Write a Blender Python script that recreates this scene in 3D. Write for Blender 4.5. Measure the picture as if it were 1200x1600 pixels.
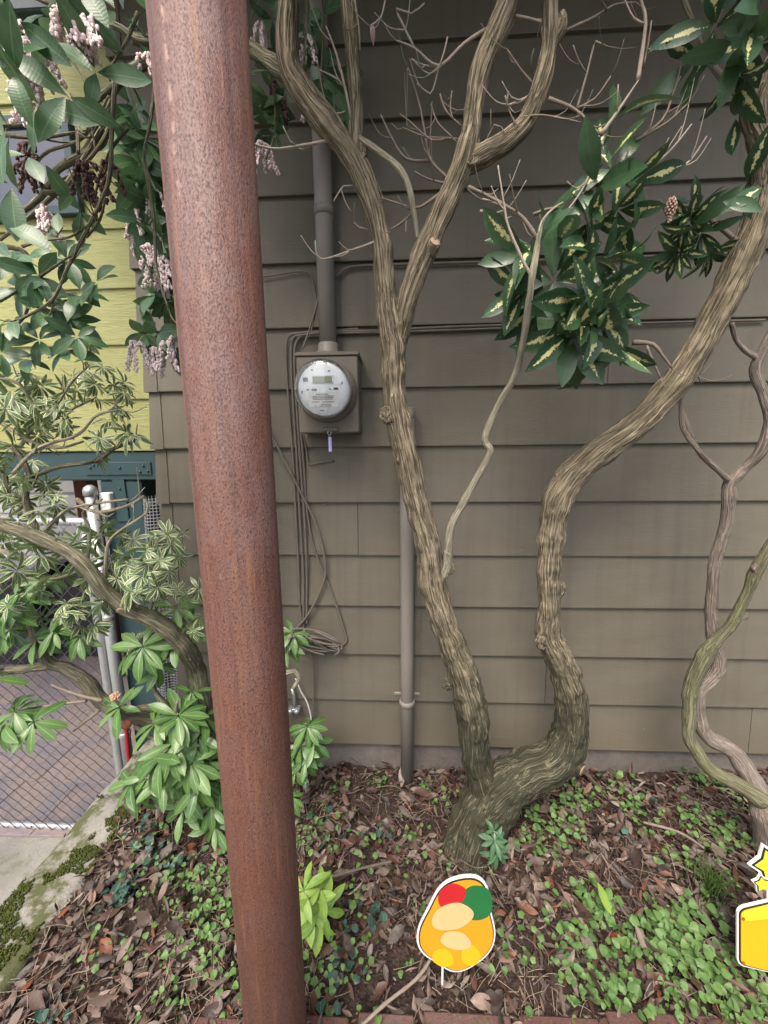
import bpy, math, random
import numpy as np
from mathutils import Vector, Matrix, noise
random.seed(11)
R = math.radians
sc = bpy.context.scene
col = sc.collection
for o in list(bpy.data.objects):
    bpy.data.objects.remove(o)

# ------------------------------------------------------------------ camera
F, PITCH, ROLL, YAW, ZC = 600.0, R(9.9), R(0.59), R(2.56), 1.25
fw = Vector((-math.sin(YAW) * math.cos(PITCH), math.cos(YAW) * math.cos(PITCH), -math.sin(PITCH)))
R0 = Vector((math.cos(YAW), math.sin(YAW), 0))
U0 = R0.cross(fw)
RT = R0 * math.cos(ROLL) - U0 * math.sin(ROLL)
UP = R0 * math.sin(ROLL) + U0 * math.cos(ROLL)
CAM = Vector((0, 0, ZC))
cd = bpy.data.cameras.new('camera'); cam = bpy.data.objects.new('camera', cd); col.objects.link(cam)
cam.matrix_world = Matrix((( RT.x, UP.x, -fw.x, 0), (RT.y, UP.y, -fw.y, 0), (RT.z, UP.z, -fw.z, ZC), (0, 0, 0, 1)))
cd.sensor_fit = 'HORIZONTAL'; cd.sensor_width = 36; cd.lens = 18.0; cd.clip_start = 0.02; cd.clip_end = 2000
sc.camera = cam
sc.cycles.max_bounces = 6; sc.cycles.diffuse_bounces = 2; sc.cycles.glossy_bounces = 2; sc.cycles.transmission_bounces = 5; sc.cycles.transparent_max_bounces = 4
sc.cycles.use_adaptive_sampling = True; sc.cycles.adaptive_threshold = 0.02
sc.render.resolution_x, sc.render.resolution_y = 768, 1024

# ------------------------------------------------------------------ light
SUN_EL, SUN_AZ = R(58), R(200)          # azimuth measured clockwise from +Y: behind the camera, a little left
w = bpy.data.worlds.new('World'); sc.world = w; w.use_nodes = True
nt = w.node_tree; bg = nt.nodes['Background']
sky = nt.nodes.new('ShaderNodeTexSky'); sky.sky_type = 'NISHITA'; sky.sun_disc = False
sky.sun_elevation = SUN_EL; sky.sun_rotation = SUN_AZ; sky.air_density = 1.0; sky.dust_density = 6.0; sky.ozone_density = 1.0
nt.links.new(sky.outputs[0], bg.inputs[0]); bg.inputs[1].default_value = 0.15
sl = bpy.data.lights.new('sun', 'SUN'); sun = bpy.data.objects.new('sun', sl); col.objects.link(sun)
sl.energy = 1.5; sl.angle = R(32); sl.color = (1.0, 0.95, 0.87)
sd = Vector((math.sin(SUN_AZ) * math.cos(SUN_EL), math.cos(SUN_AZ) * math.cos(SUN_EL), math.sin(SUN_EL)))
sun.rotation_euler = sd.to_track_quat('Z', 'Y').to_euler(); sun.location = sd * 20
vs = sc.view_settings; vs.view_transform = 'Standard'; vs.look = 'None'; vs.gamma = 1; vs.exposure = 1.05; vs.use_curve_mapping = False

# ------------------------------------------------------------------ helpers
def ray(px, py):
    return fw * F + RT * (px - 600.0) + UP * (800.0 - py)
def at(px, py, Y):                       # the point of the vertical plane y = Y seen at this spot of the photograph
    d = ray(px, py); return CAM + d * (Y / d.y)
def on_z(px, py, z):
    d = ray(px, py); return CAM + d * ((z - ZC) / d.z)
def pxm(p):                              # metres per photograph pixel at a point
    return (Vector(p) - CAM).dot(fw) / F

def tag(o, label=None, cat=None, group=None, kind=None):
    if label: o['label'] = label
    if cat: o['category'] = cat
    if group: o['group'] = group
    if kind: o['kind'] = kind
    return o
def adopt(o, parent):
    if parent is not None:
        o.parent = parent
        o.matrix_parent_inverse = PINV[parent.name]
PINV = {}
def empty(name, loc):
    o = bpy.data.objects.new(name, None); col.objects.link(o); o.location = loc; o.empty_display_size = 0.1
    PINV[o.name] = Matrix.Translation(-Vector(loc)); return o
def link(name, me, parent=None, mw=None):
    o = bpy.data.objects.new(name, me); col.objects.link(o)
    if mw is not None: o.matrix_world = mw
    PINV[o.name] = o.matrix_world.inverted() if mw is None else mw.inverted()
    if parent is not None:
        o.parent = parent
        o.matrix_parent_inverse = Matrix.Identity(4) if False else PINV[parent.name]
    return o
def mesh(name, V, Fc, mat, smooth=True, uv=None, attr=None):
    me = bpy.data.meshes.new(name); me.from_pydata([tuple(v) for v in V], [], [tuple(f) for f in Fc])
    me.materials.append(mat)
    if smooth: me.polygons.foreach_set('use_smooth', [True] * len(me.polygons))
    if uv is not None:
        l = me.uv_layers.new(name='UVMap'); idx = np.zeros(len(me.loops), int); me.loops.foreach_get('vertex_index', idx)
        l.data.foreach_set('uv', np.asarray(uv, np.float32)[idx].ravel())
    if attr is not None:
        a = me.attributes.new('bk', 'FLOAT_VECTOR', 'POINT'); a.data.foreach_set('vector', np.asarray(attr, np.float32).ravel())
    me.update(); return me

class MB:
    """collects plain shapes into one mesh"""
    def __init__(s): s.V = []; s.F = []; s.A = []
    def add(s, V, Fc, A=None):
        b = len(s.V); s.V += [tuple(v) for v in V]; s.F += [tuple(i + b for i in f) for f in Fc]
        s.A += [tuple(a) for a in (A if A is not None else V)]; return s
    def box(s, x0, x1, y0, y1, z0, z1, bev=0.0):
        x0, x1 = min(x0, x1), max(x0, x1); y0, y1 = min(y0, y1), max(y0, y1); z0, z1 = min(z0, z1), max(z0, z1)
        if bev <= 0:
            V = [(x0, y0, z0), (x1, y0, z0), (x1, y1, z0), (x0, y1, z0), (x0, y0, z1), (x1, y0, z1), (x1, y1, z1), (x0, y1, z1)]
            Fc = [(0, 3, 2, 1), (4, 5, 6, 7), (0, 1, 5, 4), (1, 2, 6, 5), (2, 3, 7, 6), (3, 0, 4, 7)]
            return s.add(V, Fc)
        b = bev; V = []; ix = {}
        for i, x in enumerate((x0, x1)):
            for j, y in enumerate((y0, y1)):
                for k, z in enumerate((z0, z1)):
                    dx, dy, dz = b * (1 - 2 * i), b * (1 - 2 * j), b * (1 - 2 * k)
                    for a, q in enumerate(((x, y + dy, z + dz), (x + dx, y, z + dz), (x + dx, y + dy, z))):
                        ix[i, j, k, a] = len(V); V.append(q)
        Fc = []
        for i in (0, 1): Fc.append([ix[i, j, k, 0] for j, k in ((0, 0), (1, 0), (1, 1), (0, 1))][::1 if i else -1])
        for j in (0, 1): Fc.append([ix[i, j, k, 1] for i, k in ((0, 0), (1, 0), (1, 1), (0, 1))][::-1 if j else 1])
        for k in (0, 1): Fc.append([ix[i, j, k, 2] for i, j in ((0, 0), (1, 0), (1, 1), (0, 1))][::1 if k else -1])
        for j in (0, 1):
            for k in (0, 1): Fc.append((ix[0, j, k, 1], ix[1, j, k, 1], ix[1, j, k, 2], ix[0, j, k, 2])[::1 if (j == k) else -1])
        for i in (0, 1):
            for k in (0, 1): Fc.append((ix[i, 0, k, 0], ix[i, 1, k, 0], ix[i, 1, k, 2], ix[i, 0, k, 2])[::-1 if (i == k) else 1])
        for i in (0, 1):
            for j in (0, 1): Fc.append((ix[i, j, 0, 0], ix[i, j, 1, 0], ix[i, j, 1, 1], ix[i, j, 0, 1])[::1 if (i == j) else -1])
        for i in (0, 1):
            for j in (0, 1):
                for k in (0, 1): Fc.append((ix[i, j, k, 0], ix[i, j, k, 1], ix[i, j, k, 2])[::1 if (i + j + k) % 2 else -1])
        return s.add(V, Fc)
    def lathe(s, prof, c, axis, n=32):
        """prof: (radius, height) pairs along axis from c"""
        ax = Vector(axis).normalized(); a = ax.orthogonal().normalized(); b = ax.cross(a); V = []; Fc = []
        for (r, h) in prof:
            for i in range(n):
                t = 2 * math.pi * i / n; V.append(Vector(c) + ax * h + (a * math.cos(t) + b * math.sin(t)) * r)
        for j in range(len(prof) - 1):
            for i in range(n):
                i2 = (i + 1) % n; Fc.append((j * n + i, j * n + i2, (j + 1) * n + i2, (j + 1) * n + i))
        Fc.append(tuple(range(n))[::-1]); Fc.append(tuple((len(prof) - 1) * n + i for i in range(n)))
        return s.add(V, Fc)
    def tube(s, P, rad, n=8, step=0.02, disp=None, smooth=True, cap=True):
        V, Fc, A = tube_data(P, rad, n, step, disp, smooth, cap); return s.add(V, Fc, A)
    def build(s, name, mat, parent=None, smooth=True, attr=False):
        return link(name, mesh(name, s.V, s.F, mat, smooth, attr=s.A if attr else None), parent)

def crom(P, rad, step):
    P = [Vector(p) for p in P]; rad = list(rad)
    if len(P) == 2: P = [P[0], (P[0] + P[1]) / 2, P[1]]; rad = [rad[0], (rad[0] + rad[1]) / 2, rad[1]]
    Q = []; S = []; n = len(P)
    for i in range(n - 1):
        p0 = P[max(i - 1, 0)]; p1 = P[i]; p2 = P[i + 1]; p3 = P[min(i + 2, n - 1)]
        m = max(1, int((p2 - p1).length / step))
        for k in range(m):
            t = k / m
            Q.append(0.5 * ((2 * p1) + (p2 - p0) * t + (2 * p0 - 5 * p1 + 4 * p2 - p3) * t * t + (3 * p1 - p0 - 3 * p2 + p3) * t ** 3))
            e = t * t * (3 - 2 * t); S.append(rad[i] * (1 - e) + rad[i + 1] * e)
    Q.append(P[-1]); S.append(rad[-1]); return Q, S
def tube_data(P, rad, n=8, step=0.02, disp=None, smooth=True, cap=True):
    if not hasattr(rad, '__len__'): rad = [rad] * len(P)
    if smooth: Q, S = crom(P, rad, step)
    else: Q, S = [Vector(p) for p in P], list(rad)
    V = []; A = []; Fc = []; up = None; L = 0.0; off = random.random() * 50
    for i, q in enumerate(Q):
        t = (Q[min(i + 1, len(Q) - 1)] - Q[max(i - 1, 0)]).normalized()
        if up is None: up = t.orthogonal().normalized()
        up = (up - t * up.dot(t)).normalized(); b = t.cross(up)
        if i: L += (q - Q[i - 1]).length
        for k in range(n):
            th = 2 * math.pi * k / n; rd = (up * math.cos(th) + b * math.sin(th)); r = S[i]
            a = Vector((math.cos(th) * r, math.sin(th) * r, L * 0.045 + off))
            if disp: r += disp(q + rd * r, a, r, L)
            V.append(q + rd * r); A.append(a)
    m = len(Q)
    for i in range(m - 1):
        for k in range(n):
            k2 = (k + 1) % n; Fc.append((i * n + k, i * n + k2, (i + 1) * n + k2, (i + 1) * n + k))
    if cap:
        Fc.append(tuple(range(n))[::-1]); Fc.append(tuple((m - 1) * n + k for k in range(n)))
    return V, Fc, A
def prism(pts, n, depth):
    """closed outline pts (3-D, planar) pushed along n by depth"""
    n = Vector(n).normalized(); k = len(pts)
    V = [Vector(p) for p in pts] + [Vector(p) + n * depth for p in pts]
    Fc = [tuple(range(k)), tuple(range(k, 2 * k))[::-1]] + [(i, i + k, (i + 1) % k + k, (i + 1) % k) for i in range(k)]
    return V, Fc

# ------------------------------------------------------------------ materials
class Mt:
    def __init__(s, name, rough=0.6, spec=0.4):
        s.m = bpy.data.materials.new(name); s.m.use_nodes = True; s.t = s.m.node_tree
        s.b = s.t.nodes['Principled BSDF']; s.b.inputs['Roughness'].default_value = rough
        s.b.inputs['Specular IOR Level'].default_value = spec; s.out = s.t.nodes['Material Output']
    def n(s, typ, **kw):
        x = s.t.nodes.new('ShaderNode' + typ)
        for k, v in kw.items(): setattr(x, k, v)
        return x
    def l(s, a, b): s.t.links.new(a, b)
    def coord(s, scale=(1, 1, 1), src='Object', attr=None):
        if attr: o = s.n('Attribute', attribute_name=attr).outputs['Vector']
        elif src == 'World': o = s.n('NewGeometry').outputs['Position']
        else: o = s.n('TexCoord').outputs[src]
        mp = s.n('Mapping'); mp.inputs['Scale'].default_value = scale; s.l(o, mp.inputs[0]); return mp.outputs[0]
    def noise(s, vec, scale, detail=4, rough=0.55, dist=0):
        x = s.n('TexNoise'); s.l(vec, x.inputs['Vector']); x.inputs['Scale'].default_value = scale
        x.inputs['Detail'].default_value = detail; x.inputs['Roughness'].default_value = rough; x.inputs['Distortion'].default_value = dist
        return x.outputs['Fac']
    def voro(s, vec, scale, feature='F1'):
        x = s.n('TexVoronoi', feature=feature); s.l(vec, x.inputs['Vector']); x.inputs['Scale'].default_value = scale; return x
    def ramp(s, fac, stops):
        x = s.n('ValToRGB'); e = x.color_ramp.elements
        while len(e) < len(stops): e.new(0.5)
        for q, (p, c) in zip(e, stops):
            q.position = p; q.color = (*c, 1) if hasattr(c, '__len__') else (c, c, c, 1)
        s.l(fac, x.inputs[0]); return x.outputs[0]
    def mix(s, fac, a, b, mode='MIX'):
        x = s.n('MixRGB', blend_type=mode)
        for i, v in ((0, fac), (1, a), (2, b)):
            if hasattr(v, 'is_linked') or isinstance(v, bpy.types.NodeSocket): s.l(v, x.inputs[i])
            elif i == 0: x.inputs[0].default_value = v
            else: x.inputs[i].default_value = (*v, 1)
        return x.outputs[0]
    def math(s, op, a, b=0.0):
        x = s.n('Math', operation=op)
        for i, v in enumerate((a, b)):
            if isinstance(v, bpy.types.NodeSocket): s.l(v, x.inputs[i])
            else: x.inputs[i].default_value = v
        return x.outputs[0]
    def color(s, c):
        if isinstance(c, bpy.types.NodeSocket): s.l(c, s.b.inputs['Base Color'])
        else: s.b.inputs['Base Color'].default_value = (*c, 1)
        return s
    def rough(s, f): s.l(f, s.b.inputs['Roughness']); return s
    def bump(s, h, strength=0.3, dist=0.002):
        x = s.n('Bump'); x.inputs['Strength'].default_value = strength; x.inputs['Distance'].default_value = dist
        s.l(h, x.inputs['Height']); s.l(x.outputs[0], s.b.inputs['Normal']); return s

def plain(name, c, rough=0.5, spec=0.4, metal=0.0, var=0.12, scale=30):
    m = Mt(name, rough, spec); v = m.noise(m.coord(), scale, 5)
    m.color(m.mix(v, tuple(x * (1 - var) for x in c), tuple(min(1, x * (1 + var)) for x in c)))
    m.b.inputs['Metallic'].default_value = metal; m.bump(m.noise(m.coord(), scale * 8, 3), 0.12, 0.001); return m.m

def mk_siding():
    m = Mt('brown siding paint', 0.62, 0.35); c = m.coord(src='World'); g = m.coord((1, 1, 9), src='World')
    big = m.noise(c, 1.7, 5, 0.6); mid = m.noise(m.coord((0.7, 1, 2.2), src='World'), 7, 6, 0.65); drip = m.noise(m.coord((14, 1, 0.7), src='World'), 2.5, 5, 0.6)
    b = m.ramp(big, [(0.3, (0.119, 0.105, 0.078)), (0.7, (0.150, 0.135, 0.102))])
    b = m.mix(m.ramp(mid, [(0.42, 0.0), (0.75, 0.45)]), b, (0.180, 0.168, 0.138))
    b = m.mix(m.ramp(drip, [(0.5, 0.0), (0.75, 0.45)]), b, (0.095, 0.082, 0.064))
    dust = m.noise(c, 60, 4, 0.7); b = m.mix(m.ramp(dust, [(0.62, 0.0), (0.78, 0.25)]), b, (0.26, 0.235, 0.2))
    rnd = m.n('ObjectInfo').outputs['Random']; b = m.mix(0.16, b, m.ramp(rnd, [(0, (0.094, 0.083, 0.062)), (1, (0.178, 0.160, 0.120))]))
    # splash-up of mud near the foot of the wall
    sp = m.n('SeparateXYZ'); m.l(m.n('NewGeometry').outputs['Position'], sp.inputs[0])
    low = m.math('SUBTRACT', m.math('MULTIPLY', mid, 0.55), sp.outputs['Z']); b = m.mix(m.ramp(low, [(0.0, 0.0), (0.25, 0.6)]), b, (0.125, 0.098, 0.062))
    m.color(b); m.bump(m.math('ADD', m.noise(g, 34, 4, 0.7), m.math('MULTIPLY', dust, 0.5)), 0.5, 0.0016)
    m.rough(m.ramp(mid, [(0.3, 0.5), (0.8, 0.75)])); return m.m
def mk_yellow():
    m = Mt('yellow green siding paint', 0.6, 0.35); g = m.coord((1.2, 1, 14), src='World'); c = m.coord(src='World')
    gr = m.noise(g, 9, 8, 0.65, 1.2); big = m.noise(c, 3, 4)
    b = m.ramp(big, [(0.3, (0.30, 0.305, 0.115)), (0.7, (0.355, 0.36, 0.15))]); b = m.mix(m.ramp(gr, [(0.3, 0.45), (0.5, 0)]), b, (0.20, 0.205, 0.07))
    m.color(b); m.bump(gr, 0.9, 0.004); return m.m
def mk_rust():
    m = Mt('rusted steel', 0.6, 0.38); c = m.coord((1, 1, 0.6)); st = m.coord((1, 1, 0.12)); st2 = m.coord((1, 1, 0.22))
    sp = m.noise(c, 420, 3, 0.65); sp2 = m.noise(st2, 110, 4, 0.65); big = m.noise(st, 11, 4, 0.6); mid = m.noise(m.coord((1, 1, .4)), 26, 4, .6)
    b = m.ramp(big, [(0.3, (0.105, 0.046, 0.036)), (0.5, (0.140, 0.060, 0.043)), (0.72, (0.175, 0.078, 0.050))])
    b = m.mix(m.ramp(mid, [(0.4, 0.0), (0.62, 0.75)]), b, (0.165, 0.100, 0.088))
    b = m.mix(m.ramp(sp2, [(0.52, 0.0), (0.70, 0.65)]), b, (0.205, 0.092, 0.062))
    sx = m.n('SeparateXYZ'); m.l(m.n('TexCoord').outputs['Object'], sx.inputs[0])
    zz = m.math('ADD', sx.outputs['Z'], m.math('MULTIPLY', big, 0.6)); b = m.mix(m.ramp(zz, [(0.4, 0.7), (1.2, 0.0)]), b, m.mix(sp2, (0.155, 0.062, 0.034), (0.105, 0.044, 0.028)))
    b = m.mix(m.ramp(sp, [(0.50, 0.0), (0.64, 0.75)]), b, (0.036, 0.020, 0.021))
    pal = m.noise(m.coord(), 260, 2, 0.5); b = m.mix(m.ramp(pal, [(0.62, 0.0), (0.72, 0.4)]), b, (0.25, 0.17, 0.15))
    stk = m.noise(m.coord((1, 1, 0.05)), 95, 3, 0.6); b = m.mix(m.ramp(stk, [(0.56, 0.0), (0.70, 0.5)]), b, (0.235, 0.110, 0.055))
    run = m.noise(m.coord((1, 1, 0.03)), 40, 3, .6); b = m.mix(m.ramp(run, [(0.55, 0.0), (0.68, 0.5)]), b, (0.055, 0.026, 0.022))
    # one long scratch down the face
    sc_ = m.math('ABSOLUTE', m.math('ADD', m.math('ADD', sx.outputs['X'], 0.0125), m.math('MULTIPLY', m.noise(m.coord((0, 0, 1)), 6, 3), 0.008)))
    hit = m.math('MULTIPLY', m.ramp(sc_, [(0.0, 1.0), (0.0011, 0.0)]), m.ramp(m.noise(m.coord((1, 1, 0.9)), 75, 3, .7), [(0.47, 0.0), (0.60, 0.8)]))
    hit = m.math('MULTIPLY', m.math('MULTIPLY', hit, m.math('LESS_THAN', sx.outputs['Y'], 0.0)), m.math('GREATER_THAN', sx.outputs['Z'], 0.93))
    b = m.mix(hit, b, (0.34, 0.22, 0.17))
    m.color(b); m.bump(m.math('ADD', sp, m.math('MULTIPLY', sp2, 0.7)), 0.7, 0.0014); m.rough(m.ramp(sp, [(0.3, 0.42), (0.7, 0.72)])); return m.m
def mk_bark(name, ridge, fiss, moss, mossy=0.35, sx=1.0, dark=0.0):
    m = Mt(name, 0.85, 0.2); c = m.coord(attr='bk'); w_ = m.coord(src='World')
    n1 = m.noise(c, 120 * sx, 3, 0.55, 0.7); n2 = m.noise(c, 210 * sx, 3, 0.6, 0.8); n3 = m.noise(c, 75 * sx, 2, 0.5, 1.2); big = m.noise(w_, 8, 3, 0.6); mid = m.noise(w_, 26, 4, 0.65)
    a1 = m.math('ABSOLUTE', m.math('SUBTRACT', n1, 0.5)); a2 = m.math('ABSOLUTE', m.math('SUBTRACT', n2, 0.5)); a3 = m.math('ABSOLUTE', m.math('SUBTRACT', n3, 0.5))
    midc = tuple(0.44 * r + 0.56 * f for r, f in zip(ridge, fiss))
    b = m.mix(m.ramp(n2, [(0.35, 0.0), (0.65, 1.0)]), tuple(x * .8 for x in midc), tuple(x * 1.25 for x in midc))
    b = m.mix(m.ramp(big, [(0.40, 0.0), (0.66, 0.6)]), b, tuple(x * 0.62 + 0.01 for x in ridge))
    b = m.mix(m.ramp(m.math('ADD', mid, m.math('MULTIPLY', big, 0.6)), [(0.74, 0.0), (0.95, mossy)]), b, moss)
    b = m.mix(m.ramp(a1, [(0.026, 0.92), (0.075, 0.0)]), b, fiss)
    b = m.mix(m.ramp(a3, [(0.010, 0.62), (0.036, 0.0)]), b, tuple(min(.7, x * 1.15) for x in ridge))
    b = m.mix(m.ramp(a2, [(0.008, 0.4), (0.03, 0.0)]), b, tuple(x * .95 for x in ridge))
    if dark:                               # the damp foot of the trunk is overgrown with dark algae
        sp = m.n('SeparateXYZ'); m.l(m.n('NewGeometry').outputs['Position'], sp.inputs[0])
        k = m.math('ADD', sp.outputs['Z'], m.math('MULTIPLY', mid, 0.5)); d_ = m.mix(m.ramp(a3, [(0.008, 1), (0.028, 0)]), m.mix(n2, (0.024, 0.027, 0.016), (0.070, 0.068, 0.042)), (0.16, 0.145, 0.095))
        b = m.mix(m.ramp(k, [(0.62, dark), (1.25, 0.0)]), b, d_)
    h = m.math('ADD', m.ramp(a1, [(0.0, 0.0), (0.12, 1.0)]), m.math('MULTIPLY', m.ramp(a3, [(0.0, 1.0), (0.06, 0.0)]), 0.7))
    m.color(b); m.bump(h, 0.8, 0.004); return m.m
def mk_leaf(name, c1, c2, vari=None, cream=(0.62, 0.62, 0.36), rough=0.33, rib=0.25, trans=0.22, spec=0.5):
    m = Mt(name, rough, spec); uv = m.n('TexCoord').outputs['UV']; s = m.n('SeparateXYZ'); m.l(uv, s.inputs[0])
    g = m.n('NewGeometry'); rnd = m.math('FRACT', m.math('ADD', g.outputs['Random Per Island'], m.n('ObjectInfo').outputs['Random']))
    b = m.mix(rnd, c1, c2); nz = m.noise(m.coord(src='World'), 70, 4); b = m.mix(m.ramp(nz, [(0.35, 0.0), (0.75, 0.35)]), b, tuple(x * 1.5 for x in c2))
    ax = m.math('ABSOLUTE', m.math('SUBTRACT', s.outputs['X'], 0.5))      # 0 on the midrib, 0.5 at the margin
    b = m.mix(m.ramp(ax, [(0.015, rib), (0.04, 0.0)]), b, tuple(min(0.6, x * 3.2 + 0.03) for x in c2))
    fuzz = m.noise(m.coord((1.0, 2.2, 1), src='UV'), 7, 4, 0.65)
    wob = m.noise(m.coord(src='World'), 90, 3)
    if vari == 'margin':
        e = m.math('ADD', ax, m.math('MULTIPLY', m.math('SUBTRACT', wob, 0.5), 0.35)); b = m.mix(m.ramp(e, [(0.31, 0.0), (0.35, 0.9)]), b, cream)
    if vari == 'centre':
        vv = m.math('ABSOLUTE', m.math('SUBTRACT', s.outputs['Y'], 0.5)); e = m.math('ADD', m.math('ADD', ax, m.math('MULTIPLY', vv, 0.40)), m.math('MULTIPLY', m.math('SUBTRACT', m.noise(m.coord(src='World'), 130, 4, 0.7), 0.5), 0.62))
        e = m.math('ADD', e, m.math('MULTIPLY', m.math('GREATER_THAN', rnd, 0.72), 0.30))
        b = m.mix(m.ramp(e, [(0.125, 0.95), (0.145, 0.0)]), b, cream)
    back = g.outputs['Backfacing']; b = m.mix(m.math('MULTIPLY', back, 0.5), b, tuple(min(0.5, x * 1.6 + 0.03) for x in c2))
    m.color(b); vein = m.n('TexWave', wave_type='BANDS', bands_direction='Y'); vein.inputs['Scale'].default_value = 5; vein.inputs['Distortion'].default_value = 1.5
    m.l(m.n('TexCoord').outputs['UV'], vein.inputs[0]); m.bump(m.math('ADD', m.math('MULTIPLY', vein.outputs['Fac'], .35), m.math('MULTIPLY', nz, 2.0)), 0.2, 0.001)
    tr = m.n('BsdfTranslucent'); m.l(b, tr.inputs[0]); mx = m.n('MixShader'); mx.inputs[0].default_value = trans
    m.l(m.b.outputs[0], mx.inputs[1]); m.l(tr.outputs[0], mx.inputs[2]); m.l(mx.outputs[0], m.out.inputs[0]); return m.m
def mk_litter():
    m = Mt('dry leaves', 0.52, 0.4); g = m.n('NewGeometry'); rnd = m.math('FRACT', m.math('ADD', g.outputs['Random Per Island'], m.n('ObjectInfo').outputs['Random']))
    b = m.ramp(rnd, [(0.0, (0.018, 0.012, 0.010)), (0.2, (0.046, 0.026, 0.019)), (0.38, (0.090, 0.050, 0.035)), (0.5, (0.082, 0.028, 0.018)), (0.62, (0.130, 0.088, 0.066)), (0.75, (0.040, 0.033, 0.028)), (0.93, (0.235, 0.185, 0.150)), (0.985, (0.17, 0.050, 0.018))])
    nz = m.noise(m.coord(src='World'), 90, 5, 0.65); b = m.mix(m.ramp(nz, [(0.4, 0.0), (0.7, 0.55)]), b, (0.045, 0.03, 0.024))
    b = m.mix(m.math('MULTIPLY', g.outputs['Backfacing'], 0.35), b, (0.25, 0.20, 0.165))
    m.color(b); m.bump(nz, 0.4, 0.002); return m.m
def mk_soil():
    m = Mt('dark humus soil', 0.9, 0.2); c = m.coord(src='World'); n1 = m.noise(c, 60, 8, 0.75); n2 = m.noise(c, 6, 4)
    b = m.ramp(n1, [(0.3, (0.018, 0.012, 0.010)), (0.55, (0.050, 0.034, 0.027)), (0.75, (0.12, 0.09, 0.07))]); b = m.mix(m.ramp(n2, [(0.5, 0), (0.7, 0.4)]), b, (0.075, 0.052, 0.040))
    v = m.voro(c, 140); m.color(b); m.bump(m.math('ADD', n1, m.math('MULTIPLY', v.outputs['Distance'], 0.6)), 1.0, 0.008); return m.m
def mk_conc(name, base, moss=0.5, scale=1.0):
    m = Mt(name, 0.85, 0.25); c = m.coord(src='World'); n1 = m.noise(c, 6 * scale, 6, 0.65); n2 = m.noise(c, 120, 6, 0.75); n3 = m.noise(c, 9, 7, 0.7)
    b = m.mix(m.ramp(n1, [(0.3, 0), (0.7, 1)]), tuple(x * 0.62 for x in base), base); b = m.mix(m.ramp(n2, [(0.5, 0), (0.72, 0.55)]), b, tuple(x * 0.4 for x in base))
    b = m.mix(m.ramp(n2, [(0.25, 0.5), (0.36, 0)]), b, tuple(min(0.7, x * 1.6) for x in base))
    ms = m.ramp(n3, [(0.56 - 0.16 * moss, 0.0), (0.64 - 0.16 * moss, 0.9 * min(1, moss * 2))]); b = m.mix(ms, b, m.mix(n2, (0.025, 0.032, 0.010), (0.115, 0.125, 0.035)))
    m.color(b); m.bump(m.math('ADD', n2, m.math('MULTIPLY', n1, 0.5)), 0.8, 0.004); return m.m
def mk_brick():
    m = Mt('old brick', 0.85, 0.25); c = m.coord(src='World'); n1 = m.noise(c, 28, 6, 0.7); n2 = m.noise(c, 150, 5, 0.7); n3 = m.noise(c, 13, 6, 0.7)
    rnd = m.n('ObjectInfo').outputs['Random']
    b = m.mix(rnd, (0.105, 0.050, 0.041), (0.125, 0.078, 0.070)); b = m.mix(m.ramp(n1, [(0.4, 0), (0.7, 0.7)]), b, (0.085, 0.045, 0.038)); b = m.mix(m.ramp(n2, [(0.58, 0), (0.7, 0.6)]), b, (0.24, 0.19, 0.17))
    b = m.mix(m.ramp(n3, [(0.54, 0), (0.60, 0.95)]), b, m.mix(n2, (0.02, 0.03, 0.008), (0.10, 0.115, 0.03))); m.color(b); m.bump(m.math('ADD', n2, n1), 0.8, 0.004); return m.m
def mk_slate():
    m = Mt('slate paver', 0.55, 0.4); c = m.coord(src='World'); n1 = m.noise(c, 5, 7, 0.65, 0.6); n2 = m.noise(c, 40, 6, 0.7); rnd = m.n('ObjectInfo').outputs['Random']
    b = m.mix(rnd, (0.14, 0.13, 0.155), (0.20, 0.175, 0.18)); b = m.mix(m.ramp(n1, [(0.42, 0), (0.58, 0.8)]), b, (0.25, 0.195, 0.17)); b = m.mix(m.ramp(n2, [(0.45, 0), (0.75, 0.55)]), b, (0.10, 0.10, 0.115))
    m.color(b); m.bump(m.math('ADD', n1, n2), 0.5, 0.006); return m.m

SID, YEL, RUST, SOIL, LIT, BRK, SLT = mk_siding(), mk_yellow(), mk_rust(), mk_soil(), mk_litter(), mk_brick(), mk_slate()
CONC = mk_conc('mossy concrete', (0.34, 0.325, 0.285), 0.55); CONC2 = mk_conc('pale path concrete', (0.26, 0.255, 0.225), 0.2); FOUND = mk_conc('foundation concrete', (0.19, 0.168, 0.150), 0.0, 2)
BARK = mk_bark('corky ridged bark', (0.46, 0.380, 0.262), (0.064, 0.053, 0.036), (0.115, 0.115, 0.052), 0.55, 1.0, 0.97)
BARK_L = mk_bark('pale twig bark', (0.52, 0.475, 0.36), (0.24, 0.22, 0.16), (0.27, 0.28, 0.14), 0.35, 1.6)
BARK_G = mk_bark('smooth grey bark', (0.37, 0.31, 0.26), (0.17, 0.14, 0.115), (0.16, 0.17, 0.06), 0.10, 1.3)
BARK_M = mk_bark('algae green bark', (0.27, 0.26, 0.16), (0.11, 0.10, 0.065), (0.165, 0.185, 0.065), 0.75, 1.2)
BARK_S = mk_bark('shrub bark', (0.30, 0.275, 0.185), (0.085, 0.080, 0.055), (0.17, 0.18, 0.085), 0.4, 1.5)
TWIG = plain('dry grey twig', (0.34, 0.285, 0.235), 0.8, 0.2, 0, 0.35, 60); TWIGR = plain('reddish twig', (0.20, 0.165, 0.13), 0.8, 0.2, 0, 0.35, 60); TWIGD = plain('dark twig', (0.12, 0.10, 0.075), 0.8, 0.2, 0, 0.4, 60)
CUT = plain('old cut wood', (0.33, 0.25, 0.16), 0.8, 0.2, 0, 0.3, 40)
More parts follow.
